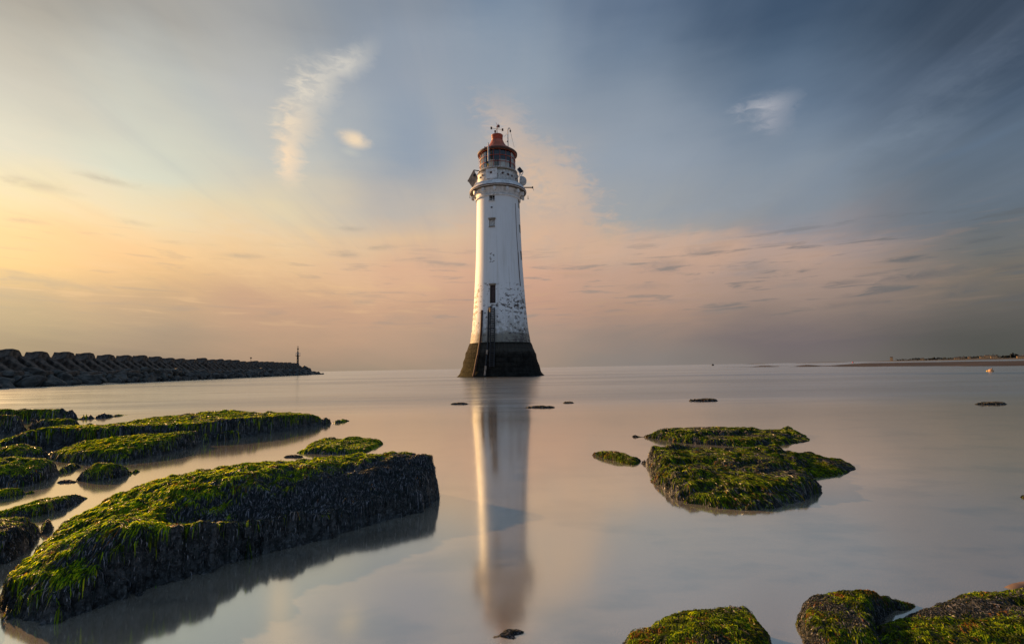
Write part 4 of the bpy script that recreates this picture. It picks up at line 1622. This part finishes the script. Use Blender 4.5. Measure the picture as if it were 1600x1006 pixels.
# beacon
p = at0(464.6, 158)
BE = empty('beacon', (p.x, 158, 3.0), 0, label='slim dark navigation beacon with a railed platform on the end of the breakwater', cat='beacon')
zb_ = lambda v: at(464.6, v, 158).z - 3.0
m_ = MB(); m_.tube((0, 0, -.6), (0, 0, zb_(556)), .34, .30, 12); m_.build('column', M_DARK, BE)
m_ = MB(); m_.lathe([(.02, zb_(556.3)), (.72, zb_(556.1)), (.78, zb_(555.4)), (.02, zb_(555.3))], 16); pl = m_.build('platform', M_DARK, BE)
m_ = MB()
for k in range(8):
    a_ = k * math.pi / 4
    m_.tube((math.cos(a_) * .74, math.sin(a_) * .74, zb_(555.4)), (math.cos(a_) * .74, math.sin(a_) * .74, zb_(551)), .035, .035, 5)
for v in (551.2, 553.2):
    pts = [Vector((math.cos(k * math.pi / 8) * .74, math.sin(k * math.pi / 8) * .74, zb_(v))) for k in range(17)]
    m_.path(pts, .03, 5)
m_.build('railing', M_GREYW, pl)
m_ = MB(); m_.tube((0, 0, zb_(555.4)), (0, 0, zb_(549)), .22, .2, 10); m_.tube((0, 0, zb_(549)), (0, 0, zb_(543.4)), .13, .12, 8); m_.build('mast', M_DARK, BE)
m_ = MB(); m_.lathe([(.02, zb_(546.3)), (.26, zb_(546)), (.26, zb_(544.4)), (.02, zb_(544))], 12); m_.build('lantern', M_DARK, BE)
m_ = MB(); m_.lathe([(.02, zb_(542.3)), (.2, zb_(542)), (.2, zb_(541.2)), (.02, zb_(540.8))], 10); m_.tube((0, 0, zb_(544)), (0, 0, zb_(541)), .04, .04, 6); m_.build('topmark', M_DARK, BE)
# marker post half way
p = at(407.3, 563, 118)
m_ = MB(); m_.tube((0, 0, -.6), (0, 0, .55), .05, .05, 6); m_.box((0, 0, .62), (.3, .3, .24)); m_.lathe([(.02, .5), (.2, .55), (.02, .78)], 8)
tag(m_.build('marker_post', M_DARK, None, loc=(bw(118), 118, p.z)), 'tiny dark marker post standing up from the blocks midway along the breakwater', 'marker')

# ================================================================== FLOATS
def buoy(u, v, Y, r_, m, label, cat='buoy', rot=0.4):
    p = at0(u, Y)
    b_ = MB()
    prof_ = [(0.02 * r_, -r_ * .7)] + [(math.sin(t) * r_, -math.cos(t) * r_ * .8) for t in np.linspace(.3, 2.7, 9)] + [(.2 * r_, r_ * .95), (.2 * r_, r_ * 1.15), (0.01, r_ * 1.2)]
    b_.lathe(prof_, 16)
    o = b_.build('buoy', m, None, True, loc=(p.x, p.y, r_ * .35))
    o.rotation_euler = (0.1, rot, 0)
    tag(o, label, cat)
    q = MB()
    q.lathe([(.06 * r_, r_ * 1.1), (.16 * r_, r_ * 1.15), (.16 * r_, r_ * 1.35), (.06 * r_, r_ * 1.4)], 10)
    q.build('mooring_eye', M_DARK, o)
    return o


buoy(1549, 580.5, 42, 0.19, M_BUOY, 'round pale orange mooring buoy afloat in front of the brown sandbar')
buoy(1543.5, 580, 43, 0.085, M_YELLOW, 'tiny yellowish float just beside the round orange buoy')
buoy(1114, 568, 420, 1.0, M_DARK, 'lone dark buoy on the open sea right of the lighthouse', rot=0.1)
buoy(1333, 563.5, 600, 0.9, M_BUOYRED, 'tiny red buoy off the far shore above the brown sandbar', rot=0.1)

# ================================================================== ROCKS
# the great slab in the left foreground
rock([(-70, 925), (0, 945), (48, 974), (100, 967), (200, 932), (300, 900), (400, 868), (500, 844), (600, 815), (650, 801), (663, 797), (670, 790), Yt(662, 3.80), Yt(674, 3.92), Yt(684, 4.05)],
     [(-90, 975, 2.0), (0, 903, 2.42), (60, 848, 2.72), (100, 815, 2.9), (150, 786, 3.15), (200, 766, 3.45), (250, 750, 3.7), (320, 736, 3.9), (400, 726, 4.05), (470, 720, 4.1), (560, 709.5, 4.2), (630, 707, 4.25), (668, 709, 4.2), (679, 728, 4.1)],
     [(600, 722, 3.95), (550, 733, 3.80), (500, 747, 3.55), (400, 763, 3.26), (300, 784, 3.0), (220, 800, 2.86),
      (480, None, 3.18, .13), (400, None, 3.02, .125), (300, None, 2.82, .15), (540, None, 3.40, .13),
      (480, 786, 3.05), (400, 800, 2.88), (330, 813, 2.73), (300, 818, 2.67), (200, 824, 2.53), (140, 829, 2.46),
      (580, 772, 3.56), (640, 764, 3.70), (655, 735, 3.95), (50, 905, 2.3), (100, 872, 2.38), (150, 880, 2.36), (-50, 930, 2.1)],
     'huge weed-covered slab filling the left foreground, green on top with a dark steep front', w=0.06, rough=0.015, n=140000, L=0.05, W=0.0015,
     green=0.85, gup=0.93, flow=(-0.35, -0.55), vivid=1.9, outn=0.032, lift=0.007, brown=0.06,
     dark=[(600, 760, 3.7, .42), (655, 745, 3.9, .36), (530, 770, 3.45, .28), (470, 772, 3.2, .17), (400, 782, 3.1, .14), (330, 795, 2.92, .12), (430, 770, 3.18, .12)],
     light=[(100, 855, 2.6, .22), (40, 905, 2.3, .20), (-20, 935, 2.15, .2), (160, 805, 2.9, .22), (230, 780, 3.15, .25), (320, 755, 3.6, .25), (420, 738, 3.8, .16), (520, 722, 3.95, .12), (620, 712, 4.15, .08), (250, 821, 2.6, .05), (300, 818, 2.67, .05), (350, 810, 2.77, .05), (400, 800, 2.88, .05), (440, 793, 2.96, .045), (480, 786, 3.05, .045)])

# right middle island
rock([(1009, 722), (1021, 741), (1019, 754), (1038, 764), (1052, 778), (1084, 787), (1130, 794), (1187, 795), (1230, 788), (1268, 775), (1282, 765), (1266, 747), (1262, 738), (1258, 725)],
     [(1010, 699.5, 5.2), (1044, 696.5, 5.3), (1101, 698, 5.3), (1159, 699, 5.3), (1200, 695, 5.4), (1225, 696, 5.4), (1240, 707, 5.2)],
     [(1120, 708, 4.95), (1200, 712, 4.8), (1050, 715, 4.8), (1080, 728, 4.55), (1180, 726, 4.5), (1235, 735, 4.3), (1050, 742, 4.2), (1120, 745, 4.12), (1200, 745, 4.1), (1250, 755, 3.95), (1060, 762, 3.95), (1140, 770, 3.80), (1230, 770, 3.78)],
     'broad low mound of dark green weed, the largest rock in the right-hand group', w=0.13, rough=0.020, n=80000, L=0.075, W=0.0019, green=0.42, gup=0.88, flow=(0.3, -0.8), vivid=0.85, outn=0.025, stepz=0.05, brown=0.05)
rock([(1235, 735), (1256, 742), (1270, 745), (1302, 743.5), (1335, 732)],
     [(1225, 709, 5.25), (1245, 710, 5.3), (1271, 708, 5.35), (1298, 716, 5.2), (1325, 721, 5.1), (1335, 727, 5.0)],
     [(1270, 728, 4.85), (1300, 732, 4.8), (1290, 722, 5.0)],
     'smaller dark rock reaching out from the right side of the broad weedy mound', w=0.10, rough=0.016, n=22000, L=0.07, W=0.0020, green=0.42, gup=0.86, flow=(0.5, -0.6), vivid=0.85, outn=0.02)
rock([(992, 682), (1020, 685), (1060, 691), (1110, 695), (1165, 697), (1225, 694), (1258, 690), (1263, 685)],
     [(994, 680, 7.2), (1015, 677, 7.2), (1045, 670, 7.2), (1100, 666, 7.25), (1160, 668, 7.3), (1200, 670, 7.3), (1240, 669, 7.3), (1258, 676, 7.1)],
     [(1120, 680, 6.7), (1200, 681, 6.7), (1060, 681, 6.8)],
     'long weedy rock lying behind the broad mound in the right-hand group', w=0.14, rough=0.022, n=32000, L=0.09, W=0.0028, green=0.40, gup=0.86, flow=(0.2, -0.8), vivid=0.85, outn=0.03, stepz=0.06)
rock([(926, 711), (945, 716), (972, 723), (990, 726), (999, 720)],
     [(927, 704.5, 5.85), (945, 705, 5.8), (962, 706.5, 5.75), (978, 709, 5.65), (994, 716, 5.45)], [(960, 714, 5.55)],
     'small narrow weedy rock alone on the water left of the right-hand group', w=0.06, rough=0.010, n=9000, L=0.06, W=0.0020, green=0.65, gup=0.72, flow=(0.3, -0.8), vivid=0.85, outn=0.012, brown=0.12)

# bottom right corner
rock([Yt(968, 1.78), Yt(960, 1.45), Yt(1080, 1.3), Yt(1200, 1.4), Yt(1222, 1.6), Yt(1210, 1.78)],
     [(975, 1003, 1.80), (1005, 987, 1.86), (1040, 969, 1.92), (1070, 958, 1.95), (1110, 952, 1.97), (1150, 952, 1.97), (1188, 957, 1.95), (1200, 980, 1.88)],
     [(1100, 985, 1.75), (1170, 985, 1.77), (1100, None, 1.5, .07), (1000, None, 1.5, .03), (1180, None, 1.5, .06)],
     'rounded weedy rock cut off by the bottom edge, left one of the bottom right corner', w=0.05, rough=0.010, n=60000, L=0.030, W=0.0010, green=0.50, gup=0.76, flow=(-0.1, -0.8), vivid=0.85, outn=0.010, brown=0.08)
rock([(1252, 948), (1249, 970), (1256, 1000), (1264, 1030), Yt(1300, 1.5), Yt(1400, 1.5), (1370, 1000), (1372, 975), (1392, 958), (1426, 946)],
     [(1254, 940, 2.12), (1275, 935, 2.13), (1300, 932, 2.14), (1335, 925, 2.15), (1365, 930, 2.14), (1395, 938, 2.15), (1420, 943, 2.15)],
     [(1310, 950, 1.97), (1345, 960, 1.90), (1280, 985, 1.8), (1330, 1000, 1.75), (1340, None, 1.6, .05)],
     'humped weedy rock with a tapering dark tail, middle one of the bottom right corner', w=0.05, rough=0.012, n=55000, L=0.034, W=0.0010, green=0.55, gup=0.84, flow=(-0.3, -0.7), vivid=0.85, outn=0.010, brown=0.12)
rock([(1380, 986), Yt(1330, 1.7), Yt(1400, 1.5), Yt(1700, 1.5), Yt(1760, 1.9)],
     [(1385, 983, 1.93), (1410, 975, 1.97), (1440, 963, 2.02), (1470, 952, 2.08), (1500, 940, 2.13), (1540, 930, 2.16), (1600, 924, 2.18), (1700, 918, 2.2)],
     [(1450, 990, 1.83), (1530, 965, 1.92), (1600, 960, 1.95), (1680, 970, 1.9), (1500, None, 1.6, .05), (1640, None, 1.6, .05)],
     'wide weedy rock filling the bottom right corner of the picture', w=0.05, rough=0.012, n=90000, L=0.030, W=0.0010, green=0.50, gup=0.76, flow=(-0.2, -0.8), vivid=0.85, outn=0.012, brown=0.08)

# left group, far to near
rock([(-60, 664), (0, 661), (60, 658.5), (110, 656), (160, 653), (198, 648.5)],
     [(-60, 640, 11.4), (0, 640, 11.5), (60, 639.5, 11.7), (128, 641, 11.9), (158, 645.5, 12.2), (190, 647.6, 12.8)], [(60, 646, 11.4), (0, 647, 11.2), (120, 647, 11.7)],
     'long low rock at the back of the left group with a thin tail pointing right', w=0.12, rough=0.016, n=16000, L=0.14, W=0.0045, green=0.6, gup=0.93, flow=(0.2, -0.7), vivid=1.9, outn=0.05)
rock([(-60, 682), (0, 679), (35, 677), (50, 670), (57, 662)],
     [(-50, 648.5, 9.2), (0, 648.5, 9.2), (30, 650, 9.25), (52, 656, 9.4)], [(10, 655, 9.0)],
     'dark blunt lump at the left edge in front of the rearmost long rock', w=0.12, rough=0.018, n=8000, L=0.12, W=0.004, green=0.5, gup=0.95, flow=(0.2, -0.7), vivid=1.9, outn=0.03)
rock([(36, 674), (70, 675), (110, 673), (142, 669)],
     [(38, 666, 9.4), (62, 657, 9.5), (100, 654.5, 9.6), (130, 656.5, 9.6), (143, 663, 9.7)], [(90, 659, 9.4)],
     'short green-topped lump beside the dark blunt one in the left group', w=0.12, rough=0.018, n=8000, L=0.12, W=0.004, green=0.65, gup=0.93, flow=(0.2, -0.7), vivid=1.9, outn=0.03)
rock([(-80, 728), (0, 716), (30, 711), (72, 704), (109, 701), (174, 698), (214, 695), (298, 690), (357, 685), (390, 681), (423, 676.5), (480, 668), (520, 661), (543, 656.8)],
     [(-60, 708, 6.7), (0, 690.5, 6.9), (22, 681, 7.0), (50, 672.5, 7.4), (85, 666, 7.7), (130, 664.5, 8.0), (180, 662.5, 8.2), (215, 655, 8.5), (260, 650, 8.8), (320, 643.5, 9.1), (370, 641, 9.3), (400, 645, 9.3), (450, 643.5, 9.5), (485, 648.5, 9.7), (515, 653, 9.9), (538, 656, 10.15)],
     [(25, 682, 6.75), (72, 669, 7.2), (109, 668.5, 7.35), (174, 666.5, 7.6), (214, 664.5, 7.65), (298, 661.5, 7.8), (357, 654.5, 8.15), (423, 651.5, 8.55), (489, 651, 9.15),
      (357, None, 8.42, .262), (298, None, 8.05, .245), (423, None, 8.85, .26), (240, None, 7.95, .24), (330, 648.5, 8.75), (390, 648, 8.95), (260, 656, 8.35)],
     'longest rock ridge of the left group, tapering to a point toward the lighthouse', w=0.09, rough=0.014, n=60000, L=0.11, W=0.0034, green=0.62, gup=0.955, flow=(-0.1, -0.6), vivid=1.9, outn=0.04)
rock([(72, 716), (100, 722), (150, 723), (200, 720), (250, 711), (300, 700), (320, 690), (350, 688), (380, 682), (390, 677)],
     [(76, 710, 6.3), (92, 701, 6.4), (130, 690.5, 6.55), (180, 683.5, 6.65), (250, 677, 6.95), (300, 673.5, 7.3), (350, 671.5, 7.85), (383, 673.5, 8.2)],
     [(180, 691, 6.4), (130, 702, 6.2), (250, 684, 6.7), (300, 679, 7.05), (105, 708, 6.15), (350, 676, 7.75)],
     'green-crested rock with a dark bulging side in front of the longest ridge', w=0.10, rough=0.014, n=45000, L=0.09, W=0.0026, green=0.65, gup=0.945, flow=(-0.2, -0.6), vivid=1.9, outn=0.025)
rock([(-50, 726), (0, 724), (40, 722), (72, 717), (80, 712)],
     [(-50, 706, 6.2), (0, 700, 6.3), (18, 695.5, 6.4), (45, 697, 6.4), (65, 702, 6.4), (77, 709, 6.4)], [(20, 703, 6.2)],
     'dark domed rock with a thin green rim at the left edge of the picture', w=0.10, rough=0.012, n=14000, L=0.08, W=0.0025, green=0.5, gup=0.965, flow=(0, -0.7), vivid=1.9, outn=0.02)
rock([(-80, 768), (0, 763), (40, 759), (75, 749), (98, 736), (108, 730), (119, 728)],
     [(-70, 718, 5.1), (0, 716, 5.15), (40, 715, 5.2), (72, 717, 5.3), (92, 724, 5.35), (112, 727, 5.55)],
     [(0, 743, 4.70), (60, 740, 4.88), (85, 734, 5.05), (0, 720, 5.02), (40, 719.5, 5.08), (-40, 744, 4.68), (30, None, 4.83, .10)],
     'dark stepped rock with a yellow-green edge just below the domed one at left', w=0.07, rough=0.012, n=24000, L=0.07, W=0.0023, green=0.5, gup=0.955, flow=(0, -0.7), vivid=1.9, outn=0.02)
rock([(114, 750), (150, 751), (190, 745), (217, 735)],
     [(118, 746, 5.0), (136, 731, 5.1), (160, 722, 5.15), (185, 727, 5.2), (207, 732, 5.3)], [(150, 735, 5.0)],
     'small peaked rock standing alone in the channel of the left group', w=0.07, rough=0.014, n=14000, L=0.06, W=0.002, green=0.5, gup=0.88, flow=(0.1, -0.7), vivid=1.9, outn=0.016)
rock([(-60, 782), (0, 780), (25, 775), (50, 769)],
     [(-50, 765.5, 4.35), (0, 764.5, 4.38), (20, 764.5, 4.42), (42, 767, 4.45)], [(0, 770, 4.3)],
     'little flat green-topped rock at the left edge below the stepped one', w=0.05, rough=0.008, n=8000, L=0.05, W=0.0018, green=0.7, gup=0.85, flow=(0, -0.7), vivid=1.9, outn=0.012)
rock([(-80, 815), (0, 812), (50, 808), (95, 796), (125, 784), (136, 778)],
     [(-60, 804, 3.6), (5, 794, 3.75), (50, 785, 3.9), (100, 774, 4.15), (130, 772, 4.25)], [(50, 792, 3.78), (0, 800, 3.65), (90, 781, 4.0)],
     'low dark rock with an olive crest just above the big foreground slab', w=0.06, rough=0.010, n=22000, L=0.05, W=0.0016, green=0.5, gup=0.94, flow=(0, -0.7), vivid=1.9, outn=0.014)
rock([(-120, 880), (-20, 885), (30, 870), (55, 845), (74, 818)],
     [(-100, 814, 3.05), (0, 810, 3.15), (40, 808.5, 3.25), (68, 812, 3.35)], [(0, 825, 2.95), (-60, 828, 2.9), (40, 822, 3.1)],
     'dark rock tucked against the left end of the big foreground slab', w=0.07, rough=0.010, n=26000, L=0.045, W=0.0014, green=0.55, gup=0.94, flow=(0, -0.7), vivid=1.9, outn=0.014)
rock([(462, 707), (495, 709), (530, 709), (570, 706), (590, 698), (600, 691)],
     [(466, 704, 6.4), (482, 692, 6.8), (502, 685, 7.05), (540, 684, 7.1), (575, 684.5, 7.15), (596, 687, 7.15)], [(520, 697, 6.5), (565, 696, 6.7)],
     'low green rock alone in the channel just beyond the big foreground slab', w=0.08, rough=0.014, n=20000, L=0.07, W=0.0024, green=0.7, gup=0.86, flow=(0, -0.8), vivid=1.9, outn=0.02, stepz=0.035)

# thin scraps of weed and stone that just break the surface
FL = dict(rough=0.006, green=-0.35, gup=0.8, category='rock', outn=0.02, amin=0.01)


def scrap(u0, u1, v, h, label, thick=1.6, n=1500, L=0.08, W=0.004, grp=None, name='low_rock', **k):
    um = (u0 + u1) / 2
    Yc = gp(um, v).y
    thick *= 0.55
    h *= 0.5
    dy_ = Yc * Yc / 800 * thick
    w_ = (u1 - u0)
    q = dict(FL)
    q.update(k)
    return rock([(u0, v + .2), (u0 + w_ * .3, v + thick * .35), (u1 - w_ * .3, v + thick * .4), (u1, v), Yt(u1 - w_ * .2, Yc + dy_ * .8), Yt(um, Yc + dy_), Yt(u0 + w_ * .2, Yc + dy_ * .7)],
                [], [(um, None, Yc, h)], label, grp, w=max(.04, h * 2), n=n, L=L, W=W, name=name, **q)


scrap(704, 731, 631.5, .055, 'small dark reef just left of the lighthouse reflection', L=.14, W=.008)
scrap(822, 867, 637, .050, 'long thin dark reef just right of the lighthouse reflection', 2.0, L=.14, W=.007)
scrap(880, 896, 629.8, .035, 'tiny dark scrap beyond the thin reef right of the lighthouse reflection', L=.12, W=.008)
scrap(1077, 1121, 626.5, .070, 'flat dark reef on open water above the right-hand rocks', 2.6, L=.16, W=.009)
scrap(1524, 1572, 631.6, .055, 'dark forked reef on open water near the right edge', 2.6, L=.14, W=.008)
scrap(446, 472, 714, .022, 'thin scrap of weed in the channel behind the big foreground slab', 2.4, n=1600, L=.05, W=.002)
scrap(92, 117, 753.5, .018, 'thin scrap of weed beside the small peaked rock', 2.0, n=1200, L=.04, W=.002)
scrap(1594, 1612, 777, .03, 'dark scrap cut by the right edge of the picture', 3.0, n=1200, L=.04, W=.002)


def weed_patch(pts, label, n, L=0.035, W=0.0012):
    return rock(pts, [], [(sum(q[0] for q in pts) / len(pts), None, gp(*pts[0]).y, 0.001)], label, None, w=0.08, n=n // 3, L=L, W=W, rough=0.001, green=-2.0, gup=0.6,
                amin=0.001, hmin=0.001, category='seaweed', outn=0.03, flow=(1.5, 0), name='floating_weed', lift=0.004)


weed_patch([(762, 1004), (785, 996), (815, 989), (828, 984), (800, 985), (780, 989), (760, 994), (740, 1000)], 'straggling strip of dark weed at the foot of the lighthouse reflection', 5000)

# the bare pale stone in the corner
m_ = MB()
P0 = [(1568, 917), (1590, 912.5), (1640, 910), (1660, 914), (1640, 921), (1600, 921)]
bt = [gp(u_, v_) for u_, v_ in P0]
cc = sum(bt, Vector()) / len(bt)
cc.z = 0
tp_ = [cc + (q - cc) * .72 + Vector((0, 0, .015)) for q in bt]
b2 = [q + Vector((0, 0, -.05)) for q in bt]
n = len(bt)
m_.add([q - cc for q in b2 + bt + tp_], [(i, (i + 1) % n, (i + 1) % n + n, i + n) for i in range(n)] + [(i + n, (i + 1) % n + n, (i + 1) % n + 2 * n, i + 2 * n) for i in range(n)] + [tuple(range(2 * n, 3 * n))])
tag(m_.build('bare_stone', M_BARE, None, True, loc=cc), 'bare pinkish stone slab behind the wide weedy rock in the bottom right corner', 'stone')
